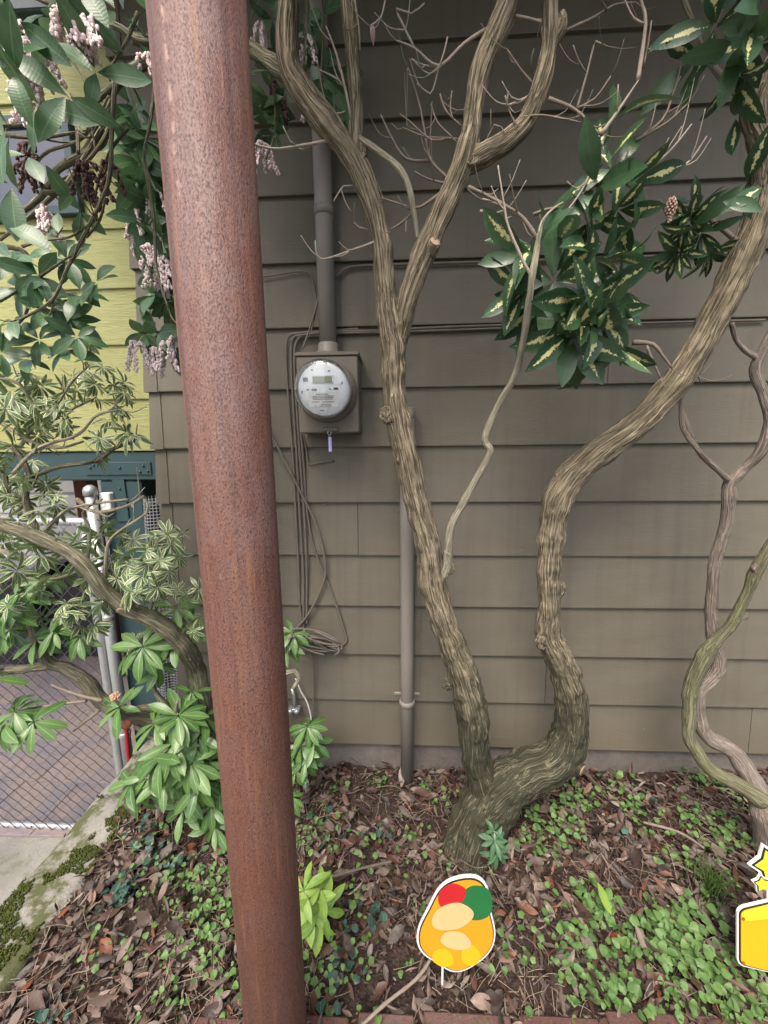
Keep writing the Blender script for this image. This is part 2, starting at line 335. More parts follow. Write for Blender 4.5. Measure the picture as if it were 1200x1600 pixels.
L_PIE = mk_leaf('pieris leaf', (0.036, 0.090, 0.042), (0.100, 0.185, 0.078), None, rough=0.30)
L_MAR = mk_leaf('white margined leaf', (0.055, 0.115, 0.04), (0.12, 0.19, 0.07), 'margin', cream=(0.60, 0.59, 0.40), rough=0.4)
L_CEN = mk_leaf('cream splashed leaf', (0.020, 0.055, 0.026), (0.048, 0.100, 0.042), 'centre', cream=(0.74, 0.70, 0.34), rough=0.28, rib=0.1, trans=0.12)
L_RHO = mk_leaf('rhododendron leaf', (0.045, 0.108, 0.030), (0.105, 0.195, 0.052), None, rough=0.34, rib=0.5)
L_LIM = mk_leaf('lime young leaf', (0.16, 0.30, 0.045), (0.28, 0.42, 0.08), None, rough=0.42, rib=0.4, trans=0.3)
L_BLU = mk_leaf('small blue green leaf', (0.04, 0.11, 0.05), (0.10, 0.19, 0.09), None, rough=0.3)
L_COV = mk_leaf('ground cover leaf', (0.055, 0.130, 0.034), (0.145, 0.250, 0.072), None, rough=0.5, rib=0.1, trans=0.3)
L_IVY = mk_leaf('dark ivy leaf', (0.020, 0.052, 0.040), (0.055, 0.11, 0.080), None, rough=0.4, rib=0.3)
FLO = plain('pink white bells', (0.82, 0.66, 0.64), 0.5, 0.3, 0, 0.25, 40); FLOB = plain('dry seed heads', (0.10, 0.055, 0.05), 0.7, 0.2, 0, 0.3, 40)
GALV = plain('galvanised steel', (0.42, 0.43, 0.44), 0.42, 0.5, 0.6, 0.2, 40); WIRE = plain('chain link wire', (0.16, 0.16, 0.17), 0.5, 0.5, 0.5, 0.3, 40)
PAINTM = plain('brown painted metal', (0.160, 0.138, 0.112), 0.5, 0.4, 0, 0.14, 12); PIPE = plain('brown painted pipe', (0.215, 0.195, 0.170), 0.48, 0.45, 0, 0.14, 10)
CABL = plain('brown painted cable', (0.150, 0.130, 0.107), 0.55, 0.4, 0, 0.2, 30); CABK = plain('black cable', (0.03, 0.03, 0.03), 0.5, 0.4, 0, 0.2, 30); CABW = plain('white cable', (0.62, 0.62, 0.60), 0.5, 0.4, 0, 0.1, 30)
TEAL = plain('dark teal paint', (0.028, 0.060, 0.066), 0.45, 0.45, 0, 0.25, 14); WHT = plain('white plastic', (0.72, 0.72, 0.70), 0.4, 0.4, 0, 0.05, 20)
MESHW = plain('hardware cloth wire', (0.48, 0.48, 0.49), 0.5, 0.4, 0.3, 0.2, 60); REDW = plain('red brown timber', (0.13, 0.042, 0.028), 0.6, 0.3, 0, 0.3, 12)
PALE = plain('pale grey siding', (0.52, 0.51, 0.53), 0.6, 0.3, 0, 0.1, 6); DARKP = plain('black plastic', (0.018, 0.018, 0.02), 0.45, 0.4, 0, 0.3, 12)
TAGP = plain('lavender plastic', (0.48, 0.46, 0.78), 0.35, 0.5, 0, 0.05, 20); INK = plain('black print', (0.012, 0.011, 0.011), 0.45, 0.35, 0, 0.05, 20)
FACE = plain('meter face plate', (0.80, 0.83, 0.85), 0.4, 0.4, 0, 0.05, 30); LCD = plain('meter display', (0.30, 0.32, 0.22), 0.2, 0.5, 0, 0.1, 30); GREYP = plain('grey print', (0.16, 0.17, 0.19), 0.5, 0.3, 0, 0.1, 30)
S_OR = plain('orange print', (0.66, 0.26, 0.012), 0.5, 0.35, 0, 0.07, 12); S_CR = plain('cream print', (0.58, 0.38, 0.17), 0.5, 0.35, 0, 0.06, 12); S_RD = plain('red print', (0.40, 0.014, 0.018), 0.5, 0.35, 0, 0.1, 12)
S_GN = plain('green print', (0.014, 0.12, 0.035), 0.5, 0.35, 0, 0.15, 12); S_YL = plain('yellow print', (0.70, 0.36, 0.012), 0.5, 0.35, 0, 0.06, 12); S_LY = plain('bright yellow print', (0.70, 0.60, 0.03), 0.5, 0.35, 0, 0.05, 12)
ASPH = mk_conc('worn asphalt', (0.10, 0.10, 0.10), 0.1)
gm = Mt('clear glass', 0.02, 0.5); gm.color((0.95, 0.97, 0.98)); gm.b.inputs['Transmission Weight'].default_value = 1.0; gm.b.inputs['IOR'].default_value = 1.45; GLASS = gm.m
pm = Mt('window pane', 0.04, 0.8); pm.color((0.05, 0.06, 0.09)); PANE = pm.m

WY = 1.30                                  # face of the brown wall
def wall(px, py, off=0.0): return at(px, py, WY - off)

# ================================================================== the setting
def grid(x0, x1, y0, y1, nx, ny, hf):
    V = []; Fc = []
    for j in range(ny + 1):
        for i in range(nx + 1):
            x = x0 + (x1 - x0) * i / nx; y = y0 + (y1 - y0) * j / ny; V.append((x, y, hf(x, y)))
    for j in range(ny):
        for i in range(nx):
            a = j * (nx + 1) + i; Fc.append((a, a + 1, a + nx + 2, a + nx + 1))
    return V, Fc
PATH_Z = -0.50
KX0, KX1 = -1.12, -0.93
V, Fc = grid(-300, 300, -300, 300, 40, 40, lambda x, y: -0.56)
tag(link('ground', mesh('ground', V, Fc, ASPH)), kind='structure')
def bed_h(x, y):
    h = 0.016 * noise.noise(Vector((x * 3.1, y * 3.1, 2))) + 0.012 * noise.noise(Vector((x * 9, y * 9, 5))) + 0.005 * noise.noise(Vector((x * 30, y * 30, 1)))
    h += 0.028 * max(0.0, (y - 0.95) / 0.35) ** 1.5 + 0.03 * max(0, x - 0.5)
    h += 0.035 * math.exp(-((x - 0.31) ** 2 + (y - 1.08) ** 2) / 0.02)
    return h - 0.02
V, Fc = grid(KX1 - 0.002, 2.4, 0.60, WY + 0.01, 330, 76, bed_h)
bed = tag(link('garden_bed', mesh('garden_bed', V, Fc, SOIL)), kind='structure')
bl = MB(); bl.box(KX1, 2.4, 0.60, WY, -0.56, -0.07); bl.build('subsoil', SOIL, bed, False)
def rough_box(x0, x1, y0, y1, z0, z1, amp, res=0.02):
    b = MB(); nx = max(2, int((x1 - x0) / res)); ny = max(2, int((y1 - y0) / res))
    def h(x, y):
        e = min(x - x0, x1 - x, 0.03) / 0.03; e2 = math.sqrt(max(0, e))
        return z1 - 0.02 * (1 - e2) + amp * noise.noise(Vector((x * 7, y * 7, 3))) + amp * 0.5 * noise.noise(Vector((x * 30, y * 30, 3)))
    V, Fc = grid(x0, x1, y0, y1, nx, ny, h); b.add(V, Fc)
    s = []; n = nx + 1
    loop = [i for i in range(n)] + [j * n + nx for j in range(1, ny + 1)] + [ny * n + i for i in range(nx - 1, -1, -1)] + [j * n for j in range(ny - 1, 0, -1)]
    k = len(b.V); b.V += [(b.V[i][0], b.V[i][1], z0) for i in loop]; b.A += [(0, 0, 0)] * len(loop); m = len(loop)
    for i in range(m): b.F.append((loop[i], k + i, k + (i + 1) % m, loop[(i + 1) % m]))
    return b
k = rough_box(KX0, KX1, -0.6, 1.43, -0.56, 0.0, 0.012).build('kerb', CONC); tag(k, kind='structure')
V, Fc = grid(-6, KX0 + 0.01, -3, 1.40, 120, 90, lambda x, y: PATH_Z + 0.006 * noise.noise(Vector((x * 3, y * 3, 0))))
tag(link('path', mesh('path', V, Fc, CONC2)), kind='structure')
pat = tag(MB().box(-6, -0.80, 1.405, 5.2, -0.555, PATH_Z - 0.004).build('patio', SLT, None, False), kind='structure')
# slate pavers behind the gate, coursed with broken joints
rng = random.Random(4); y = 1.41; pav = 0
while y < 3.7:
    d = rng.choice((0.28, 0.40, 0.46)); x = -0.84 - rng.random() * 0.3; xr = -0.81
    while xr > -3.9:
        wd = rng.choice((0.30, 0.42, 0.6)); xl = max(xr - wd, -4.25)
        if xr - xl > 0.05:
            dz = rng.uniform(-0.001, 0.003); MB().box(xl + 0.0015, xr - 0.0015, y + 0.0015, y + d - 0.0015, PATH_Z - 0.03, PATH_Z + dz, 0.002).build('paver', SLT, pat, False); pav += 1
        xr = xl
    y += d

# ------------------------------------------------------------------ brown house
Z0 = ZC + WY * 0.8561; DZ = WY * 0.14326      # bottom edge of the highest course in view, course height
XL = wall(246, 700).x; XR = 3.2
house = empty('brown_house', (XL, WY, 0)); tag(house, 'brown painted house wall of wide lap siding with electric meter on it', 'house')
rng = random.Random(9)
def lap(b, x0, x1, zb, expo, yf, thick=0.017, over=0.028, jit=0.0, nseg=14):
    V = []; Fc = []; n = nseg; rows = ((yf - thick + 0.0, zb), (yf - thick - 0.0006, zb + 0.003), (yf - 0.0035, zb + expo + over), (yf + 0.006, zb + expo + over), (yf + 0.004, zb))
    for i in range(n + 1):
        x = x0 + (x1 - x0) * i / n; wv = 0.0016 * noise.noise(Vector((x * 1.3, zb * 9, 0))) + 0.0007 * noise.noise(Vector((x * 6, zb * 9, 4)))
        wz = 0.0016 * noise.noise(Vector((x * 0.9, zb * 7, 8)))
        for (yy, zz) in rows: V.append((x, yy + wv + jit, zz + wz))
    for i in range(n):
        for k in range(5):
            k2 = (k + 1) % 5; a = i * 5; Fc.append((a + k, a + 5 + k, a + 5 + k2, a + k2))
    Fc.append((0, 1, 2, 3, 4)); Fc.append(tuple(n * 5 + k for k in (4, 3, 2, 1, 0))); return b.add(V, Fc)
seams = {11: at(851, 1060, WY).x, 12: at(1167, 1140, WY).x, 4: 0.0, 7: 1.9, 2: 1.2, 9: 2.0}
for i in range(-2, 13):
    zb = Z0 - i * DZ; cuts = [XL]
    if i in seams and i != 4: cuts.append(seams[i])
    elif i in (-1, 5, 8): cuts.append({-1: 1.7, 5: wall(948, 560).x, 8: wall(560, 830).x}[i])
    cuts.append(XR)
    for a, c in zip(cuts[:-1], cuts[1:]):
        lap(MB(), a + (0.0009 if a > XL else 0), c - 0.0009, zb, DZ, WY, jit=rng.uniform(-0.0007, 0.0007)).build('siding_board', SID, house, False)
    # folded metal corner cap on the end of each course
    b = MB(); yb = WY - 0.0205; yt = WY - 0.0085; V = []; wd = 0.034
    P = [(XL + wd, 0.0), (XL - 0.004, 0.0), (XL - 0.004, 0.20)]
    for (zz, yf) in ((zb - 0.002, yb), (zb + DZ - 0.001, yt)):
        sx = 0.010 if zz < zb + 0.01 else 0.0
        V += [(XL + wd, yf, zz), (XL - 0.003 - sx, yf, zz), (XL - 0.003 - sx, yf + 0.20, zz), (XL + 0.004 - sx, yf + 0.20, zz), (XL + 0.004 - sx, yf + 0.004, zz), (XL + wd, yf + 0.0035, zz)]
    Fc = [(j, (j + 1) % 6, (j + 1) % 6 + 6, j + 6) for j in range(6)] + [(5, 4, 3, 2, 1, 0), (6, 7, 8, 9, 10, 11)]
    b.add(V, Fc); b.build('corner_cap', SID, house, False)
ZS = Z0 - 12 * DZ
rough = MB()
V = []; Fc = []; nx, nz = 120, 8
for j in range(nz + 1):
    for i in range(nx + 1):
        x = XL + 0.02 + (XR - XL - 0.02) * i / nx; z = -0.3 + (ZS + 0.02 + 0.3) * j / nz
        V.append((x, WY + 0.004 + 0.004 * noise.noise(Vector((x * 11, z * 11, 0))), z))
for j in range(nz):
    for i in range(nx): a = j * (nx + 1) + i; Fc.append((a, a + 1, a + nx + 2, a + nx + 1))
rough.add(V, Fc); rough.build('foundation', FOUND, house)
MB().box(XL + 0.012, XR, WY + 0.012, 4.5, -0.56, 2.8).build('side_wall', SID, house, False)
ZE = 2.64  # unseen eave, set low and deep to shade the top of the wall
e = MB().box(XL - 0.35, XR, WY - 0.60, WY - 0.016, ZE, ZE + 0.02).build('soffit', SID, house, False)
MB().box(XL - 0.35, XR, WY - 0.625, WY - 0.60, ZE - 0.015, ZE + 0.17, 0.003).build('fascia', SID, house, False)
MB().add(*prism([(XL - 0.4, WY - 0.65, ZE + 0.17), (XR, WY - 0.65, ZE + 0.17), (XR, 4.6, ZE + 1.3), (XL - 0.4, 4.6, ZE + 1.3)], (0, 0, 1), 0.03)).build('roof', plain('roof felt', (0.06, 0.06, 0.065), 0.9, 0.2), house, False)
rng = random.Random(17)
for (px, py) in [(508, 788), (870, 995), (960, 1000), (1020, 640), (724, 1150)] + [(rng.choice((560, 590, 760, 790, 1000, 1030)) + rng.uniform(-3, 3), y0 - 14 + rng.uniform(-2, 2)) for y0 in (605, 695, 785, 867, 945, 1023, 1096, 1152) for _ in range(2)]:     # nail heads
    p = wall(px, py, 0.0); MB().lathe([(0.0035, 0.0), (0.003, 0.0018), (0.001, 0.0024)], (p.x, WY - 0.0105, p.z), (0, -1, 0), 8).build('nail', PAINTM, house)

# ------------------------------------------------------------------ yellow green house on a teal beam
YY = 1.50
yh = empty('yellow_green_house', (-1.3, YY, PATH_Z)); tag(yh, 'yellow green lap sided upper storey carried by a dark teal beam and post', 'house')
zb0 = at(150, 705, YY).z; ye = (at(150, 541, YY).z - zb0) / 2
NY = 7
for i in range(0, NY):
    lap(MB(), -4.0, XL + 0.02, zb0 + i * ye, ye, YY, thick=0.012).build('siding_board', YEL, yh, False)
MB().box(-4.0, XL + 0.012, YY + 0.012, 2.4, zb0 - 0.02, zb0 + NY * ye + 0.02).build('back_wall', YEL, yh, False)
MB().box(-4.0, XL + 0.010, YY - 0.05, 2.45, zb0 + NY * ye + 0.03, zb0 + NY * ye + 0.09, 0.005).build('roof_edge', TEAL, yh, False)
zt = at(100, 706, YY).z; zbm = at(100, 751, YY).z
MB().box(-4.0, XL + 0.010, YY - 0.004, YY + 0.10, zbm, zt, 0.005).build('beam', TEAL, yh, False)
MB().box(-4.0, XL + 0.010, YY + 0.105, 2.4, zbm + 0.01, zt - 0.022).build('light_blocking_floor', REDW, yh, False)  # unseen floor box added to block light below the upper storey
x0, x1 = at(160, 800, YY).x, at(224, 800, YY).x
MB().box(x0, x1, YY + 0.004, YY + 0.12, -0.55, zbm - 0.001, 0.006).build('post', TEAL, yh, False)
br = MB().box(at(135, 730, YY).x, at(238, 730, YY).x, YY - 0.010, YY - 0.0045, at(180, 742, YY).z, at(180, 722, YY).z, 0.0015)
br = br.build('bracket_plate', TEAL, yh, False)
MB().box(at(178, 770, YY).x, at(197, 770, YY).x, YY - 0.003, YY + 0.003, at(180, 815, YY).z, at(180, 742, YY).z - 0.001, 0.0012).build('bracket_strap', TEAL, yh, False)
for (px, py) in ((141, 731), (146, 727), (224, 728), (231, 736), (219, 737), (187, 764), (187, 790), (187, 731)):
    p = at(px, py, YY - 0.01 if py < 745 else YY - 0.003); MB().lathe([(0.0055, 0), (0.005, 0.004), (0.002, 0.0055)], p, (0, -1, 0), 6).build('bolt', TEAL, br)
wn = at(-60, 200, YY)
wf = MB(); wx0, wx1, wz0, wz1 = at(-80, 300, YY).x, at(132, 300, YY).x, at(60, 345, YY).z, at(60, 190, YY).z
for q in ((wx0, wx1, wz0, wz0 + 0.03), (wx0, wx1, wz1 - 0.03, wz1), (wx0, wx0 + 0.03, wz0 + 0.03, wz1 - 0.03), (wx1 - 0.03, wx1, wz0 + 0.03, wz1 - 0.03)):
    wf.box(q[0], q[1], YY - 0.035, YY + 0.01, q[2], q[3], 0.003)
wf = wf.build('window', TEAL, yh, False); MB().box(wx0 + 0.031, wx1 - 0.031, YY - 0.020, YY - 0.015, wz0 + 0.031, wz1 - 0.031).build('pane', PANE, wf, False)
p0 = at(162, 770, YY); ou = MB().box(p0.x - 0.004, at(178, 770, YY).x - 0.002, YY - 0.026, YY + 0.003, at(165, 798, YY).z, at(165, 769, YY).z, 0.004).build('outlet_box', WHT, None, False)
tag(ou, 'small white plastic box fixed to the teal post', 'outlet box')
MB().box(p0.x + 0.007, p0.x + 0.020, YY - 0.0285, YY - 0.0262, at(165, 790, YY).z, at(165, 778, YY).z, 0.0008).build('cover', FACE, ou, False)

# ------------------------------------------------------------------ behind the gate
sh = empty('pale_shed', (-2.6, 3.3, PATH_Z)); tag(sh, 'pale grey lap sided shed seen below the teal beam', 'shed')
for i in range(8): lap(MB(), -4.6, -1.15, -0.1 + i * 0.19, 0.19, 3.4).build('siding_board', PALE, sh, False)
MB().box(-4.6, -1.15, 3.412, 4.6, -0.52, 1.55).build('wall', PALE, sh, False)
MB().add(*prism([(-4.7, 3.2, 1.62), (-1.05, 3.2, 1.62), (-1.05, 4.7, 1.75), (-4.7, 4.7, 1.75)], (0, 0, 1), 0.05)).build('roof', DARKP, sh, False)
for (px, Y, nm) in ((128, 2.55, 'square timber post of red brown wood behind the gate'), ):
    p = at(px, 780, Y); t = MB().box(p.x - 0.05, p.x + 0.05, Y, Y + 0.1, PATH_Z, zbm + 0.008, 0.004).build('timber_post', REDW, None, False); tag(t, nm, 'post')
def bin_(px, Y, wd, h, lab, lid):
    p = at(px, 900, Y); r = empty('waste_bin', (p.x, Y, PATH_Z)); tag(r, lab, 'bin')
    b = MB(); a = wd / 2; t = a * 0.85
    V = [(p.x - t, Y - t, PATH_Z + 0.03), (p.x + t, Y - t, PATH_Z + 0.03), (p.x + t, Y + t, PATH_Z + 0.03), (p.x - t, Y + t, PATH_Z + 0.03), (p.x - a, Y - a, PATH_Z + h), (p.x + a, Y - a, PATH_Z + h), (p.x + a, Y + a, PATH_Z + h), (p.x - a, Y + a, PATH_Z + h)]
    b.add(V, [(0, 3, 2, 1), (4, 5, 6, 7), (0, 1, 5, 4), (1, 2, 6, 5), (2, 3, 7, 6), (3, 0, 4, 7)]); b.build('body', DARKP, r, False)
    MB().box(p.x - a - 0.02, p.x + a + 0.02, Y - a - 0.03, Y + a + 0.02, PATH_Z + h + 0.002, PATH_Z + h + 0.05, 0.015).build('lid', lid, r, False)
    for s in (-1, 1): MB().lathe([(0.06, -0.02), (0.07, -0.01), (0.07, 0.01), (0.06, 0.02)], (p.x + s * (a - 0.05), Y + t, PATH_Z + 0.07), (1, 0, 0), 16).build('wheel', DARKP, r)
bin_(40, 2.95, 0.5, 0.78, 'black wheeled bin with a grey lid beyond the gate', PALE); bin_(132, 3.05, 0.42, 0.66, 'black wheeled bin with a black lid beside the red brown post', DARKP)

# ------------------------------------------------------------------ chain link gate and its post
GY = 1.46
gp = at(204, 1210, GY); gt = at(150, 768, GY); gx = gp.x
po = empty('fence_post', (gx, GY, PATH_Z)); tag(po, 'galvanised round fence post with a cap in front of the teal post', 'fence post')
MB().lathe([(0.021, 0), (0.021, gt.z - PATH_Z)], (gx, GY, PATH_Z - 0.01), (0, 0, 1), 20).build('tube', GALV, po)
MB().lathe([(0.025, 0), (0.025, 0.02), (0.021, 0.032), (0.008, 0.041)], (gx, GY, gt.z - 0.015), (0, 0, 1), 20).build('cap', GALV, po)
for z in (0.55, 0.0, -0.30):
    MB().lathe([(0.0225, -0.011), (0.024, -0.009), (0.024, 0.009), (0.0225, 0.011)], (gx, GY, z), (0, 0, 1), 20).build('band', GALV, po)
gz0 = at(100, 1291, GY).z; gz1 = at(60, 815, GY).z; gxr = gx - 0.045; gxl = -2.45
gate = empty('chain_link_gate', (gxr, GY, gz0)); tag(gate, 'chain link gate with galvanised tube frame across the slate path', 'gate')
rr = 0.017
MB().tube([(gxr, GY, gz0 + 0.05), (gxr, GY, gz1 - 0.05)], rr, 14, 0.1).build('frame_upright', GALV, gate)
MB().tube([(gxl, GY, gz0), (gxr - 0.06, GY, gz0), (gxr - 0.014, GY, gz0 + 0.014), (gxr, GY, gz0 + 0.055)], rr, 14, 0.012).build('bottom_rail', GALV, gate)
MB().tube([(gxl, GY, gz1), (gxr - 0.06, GY, gz1), (gxr - 0.014, GY, gz1 - 0.014), (gxr, GY, gz1 - 0.055)], rr, 14, 0.012).build('top_rail', GALV, gate)
pitch = 0.057; n = int((gz1 - gz0) / (pitch / 2)); ym = GY - 0.019
def wire_mesh(first):
    P = []
    for i in range(n + 1):
        s = 1 if i % 2 else -1; P.append((s * pitch / 4 * 1.06, ym + (0.0016 if i % 2 else -0.0016), gz0 + i * (gz1 - gz0) / n))
    V, Fc, A = tube_data(P, 0.0016, 5, 0.1, None, False); return mesh('wire', V, Fc, WIRE)
wm = wire_mesh(0); nw = int((gxr - gxl) / (pitch / 2))
for i in range(nw):
    o = link('wire', wm, gate, Matrix.Translation((gxr - 0.012 - (i + 0.5) * pitch / 2, 0, 0)) @ Matrix.Diagonal((1 if i % 2 else -1, 1, 1, 1)))
for i in range(0, 20): MB().tube([(gxr - 0.03 - i * 0.085, ym - 0.002, gz0 + 0.02), (gxr - 0.035 - i * 0.085, GY - 0.001, gz0 - 0.019), (gxr - 0.04 - i * 0.085, GY + 0.019, gz0)], 0.0016, 5, 0.01).build('wire_tie', WIRE, gate)
# red strap on the post, roll of hardware cloth
st = MB().tube([at(196, 1120, GY - 0.03), at(199, 1160, GY - 0.03), at(203, 1200, GY - 0.03)], [0.006, 0.008, 0.007], 8, 0.02).build('red_strap', plain('red webbing', (0.30, 0.012, 0.02), 0.6, 0.3)); tag(st, 'red strap hanging on the galvanised fence post', 'strap')
hy = 1.42; a0 = at(244, 776, hy); b0 = at(268, 1150, hy); hr = 0.045
hx = (a0.x + b0.x) / 2; roll = empty('wire_mesh_roll', (b0.x, hy, 0.0)); tag(roll, 'upright roll of pale hardware cloth leaning at the corner of the house', 'mesh roll')
hw = MB(); hz0, hz1 = 0.0, a0.z; cell = 0.0125
def hc(t, z): r = hr * (1 - 0.05 * t / 6.28); f = (z - hz0) / (hz1 - hz0); return (b0.x + (a0.x - b0.x) * f + r * math.cos(t), hy + r * math.sin(t), z)
turns = 2 * math.pi * 1.3; nt_ = 40
for k in range(int((hz1 - hz0) / cell)):
    z = hz0 + k * cell; hw.tube([hc(turns * i / nt_, z) for i in range(nt_ + 1)], 0.0012, 3, 1, None, False, False)
for i in range(0, int(turns * hr / cell)):
    t = i * cell / hr; hw.tube([hc(t, hz0), hc(t, hz0 + (hz1 - hz0) / 3), hc(t, hz0 + (hz1 - hz0) * 2 / 3), hc(t, hz1)], 0.0012, 3, 1, None, False, False)
hw.build('wire_grid', MESHW, roll, False)

# ================================================================== things on the wall
# meter box
mb = empty('electric_meter', (wall(515, 678).x, WY, wall(515, 678).z)); tag(mb, 'round glass electric meter in a brown painted box on the siding', 'electric meter')
BY = WY - 0.115
bx0, bx1 = at(465, 620, BY).x, at(560, 620, BY).x; bz1, bz0 = at(512, 556, BY).z, at(512, 676, BY).z
MB().box(bx0, bx1, BY, WY - 0.016, bz0, bz1, 0.003).build('box', PAINTM, mb, False)
MB().box(bx0 - 0.004, bx1 + 0.004, BY - 0.004, WY - 0.014, bz1 + 0.0005, bz1 + 0.011, 0.002).build('box_lid', PAINTM, mb, False)
mc = Vector(((at(512, 613, BY).x), BY, at(512, 613, BY).z))
MB().lathe([(0.0895, 0), (0.0895, 0.007), (0.083, 0.016), (0.081, 0.020)], mc, (0, -1, 0), 48).build('mounting_ring', PAINTM, mb)
MB().lathe([(0.0790, 0.014), (0.0790, 0.055), (0.0765, 0.058)], mc, (0, -1, 0), 48).build('meter_body', plain('grey meter plastic', (0.36, 0.38, 0.40), 0.45), mb)
fc = MB().lathe([(0.0745, 0.0585), (0.0745, 0.064), (0.0735, 0.065)], mc, (0, -1, 0), 48).build('face_plate', FACE, mb)
fy = mc.y - 0.0655
def fb(x0, x1, z0, z1, m, nm, y=0.0): MB().box(mc.x + x0, mc.x + x1, fy - 0.0012 - y, fy - y, mc.z + z0, mc.z + z1).build(nm, m, fc, False)
fb(-0.031, 0.030, 0.016, 0.037, WHT, 'display_frame'); fb(-0.028, 0.026, 0.0185, 0.0345, LCD, 'display', 0.0013)
fb(-0.042, 0.042, -0.050, -0.008, WHT, 'rating_label')
for i, (z, a, c) in enumerate(((-0.014, -0.022, 0.014), (-0.019, -0.034, 0.030), (-0.0235, -0.032, 0.028), (-0.0275, -0.030, 0.026), (-0.035, -0.034, -0.012), (-0.035, -0.004, 0.030), (-0.0415, -0.008, 0.020), (-0.046, -0.026, -0.020), (-0.046, -0.012, 0.022))):
    xx = a
    rg = random.Random(i)
    pr = MB()
    while xx < c:
        wd = rg.uniform(0.002, 0.006); pr.box(mc.x + xx, mc.x + min(xx + wd, c), fy - 0.0022, fy - 0.0013, mc.z + z - 0.0010, mc.z + z + 0.0010); xx += wd + 0.0012
    pr.build('print_line', GREYP, fc, False)
for (x, z, wd, h) in ((-0.044, -0.001, 0.006, 0.004), (-0.026, -0.001, 0.014, 0.005), (0.019, 0.0, 0.005, 0.003), (0.036, 0.001, 0.013, 0.006), (-0.050, 0.027, 0.014, 0.010), (-0.03, 0.052, 0.006, 0.003), (0.018, 0.049, 0.006, 0.003), (-0.006, -0.060, 0.012, 0.003), (0.055, 0.016, 0.004, 0.008), (-0.061, -0.008, 0.004, 0.008)):
    fb(x - wd / 2, x + wd / 2, z - h / 2, z + h / 2, GREYP, 'marking')
dome = [(0.0795, 0.021), (0.0795, 0.080), (0.0775, 0.091), (0.071, 0.0985), (0.062, 0.1010), (0.058, 0.1012)]
inner = [(r - 0.0028, h - 0.0028) for r, h in dome]
g = MB(); n_ = 56; nd = len(dome)
g.lathe(dome, mc, (0, -1, 0), n_); del g.F[-2]
k0 = len(g.V); f0 = len(g.F); g.lathe(inner, mc, (0, -1, 0), n_); del g.F[-2]; g.F[f0:] = [f[::-1] for f in g.F[f0:]]
g.F += [(k0 + i, k0 + (i + 1) % n_, (i + 1) % n_, i) for i in range(n_)]
g.build('glass_cover', GLASS, mb)
p = at(516, 671, BY); MB().box(p.x - 0.024, p.x + 0.024, BY - 0.010, BY - 0.0005, p.z - 0.006, p.z + 0.006, 0.003).build('latch', PAINTM, mb, False)
sx = at(515, 675, BY - 0.006)
MB().tube([sx + Vector((0.004, 0, 0.006)), sx + Vector((-0.006, 0, 0)), sx + Vector((-0.002, 0, -0.010)), sx + Vector((0.005, 0, -0.004)), sx + Vector((0.002, 0, 0.006))], 0.0016, 6, 0.004).build('seal_wire', GALV, mb)
q = at(516, 694, BY - 0.006); MB().box(q.x - 0.005, q.x + 0.005, BY - 0.010, BY - 0.007, q.z - 0.023, q.z + 0.022, 0.0014).build('seal_tag', TAGP, mb, False)
# conduit from the box up the wall
cy = WY - 0.055
ct = at(505, 545, cy); co = empty('conduit', (ct.x, cy, bz1)); tag(co, 'thick brown painted conduit rising from the meter box', 'conduit')
topx = at(496, 200, cy)
MB().tube([(ct.x + 0.016, cy, bz1 + 0.012), (ct.x + 0.016, cy, 1.9), (ct.x + 0.016, cy, 2.60)], 0.0265, 24, 0.3).build('tube', PIPE, co)
MB().lathe([(0.036, 0), (0.036, 0.012), (0.031, 0.016), (0.031, 0.034), (0.028, 0.037)], (ct.x + 0.016, cy, bz1 + 0.012), (0, 0, 1), 24).build('hub', PIPE, co)
for z in (1.92, 2.5): MB().lathe([(0.028, -0.012), (0.0285, -0.012), (0.0285, 0.012), (0.028, 0.012)], (ct.x + 0.016, cy, z), (0, 0, 1), 24).build('strap', PIPE, co)
# pipe standing in the bed beside the tree
dy = WY - 0.050; db = at(636, 1224, dy); dt = at(634, 652, dy)
dp = empty('drain_pipe', (db.x, dy, 0.0)); tag(dp, 'brown painted standing pipe rising from the soil behind the tree', 'pipe')
MB().tube([(db.x, dy, -0.03), (db.x, dy, 0.5), (db.x, dy, dt.z)], 0.0235, 24, 0.3).build('tube', PIPE, dp)
zc_ = at(636, 1097, dy).z; MB().lathe([(0.0245, -0.010), (0.028, -0.008), (0.028, 0.008), (0.0245, 0.010)], (db.x, dy, zc_), (0, 0, 1), 24).build('collar', PIPE, dp)
MB().box(db.x - 0.048, db.x + 0.048, WY - 0.020, WY - 0.0135, zc_ + 0.004, zc_ + 0.016, 0.002).build('clip', PIPE, dp, False)
MB().lathe([(0.0245, -0.002), (0.026, 0.0), (0.026, 0.03), (0.0, 0.034)], (db.x, dy, dt.z), (0, 0, 1), 24).build('end_cap', PIPE, dp)
# cables
def cable(nm, label, pts, r, m, off=0.020, cat='cable', group=None):
    P = [wall(p[0], p[1], p[2] if len(p) > 2 else off) for p in pts]
    o = MB().tube(P, r, 7, 0.012).build(nm, m); return tag(o, label, cat, group)
cable('cable', 'outermost brown cable bending down left of the meter box', [(560, 514, .016), (500, 518), (465, 521), (450, 527), (447, 560), (452, 640), (458, 720), (462, 800), (466, 880), (468, 940), (473, 985)], 0.0042, CABL)
cable('cable', 'second brown cable from the left beside the meter box', [(500, 521, .026), (470, 524, .026), (457, 530), (455, 565), (459, 640), (464, 720), (468, 800), (474, 900), (474, 985)], 0.0040, CABL, .022)
cable('cable', 'third brown cable clipped close to the meter box', [(820, 507, .017), (700, 511, .017), (600, 516, .017), (520, 519, .02), (480, 523, .024), (464, 533), (460, 565), (464, 640), (469, 720), (475, 800), (479, 880), (479, 975)], 0.0042, CABL, .024)
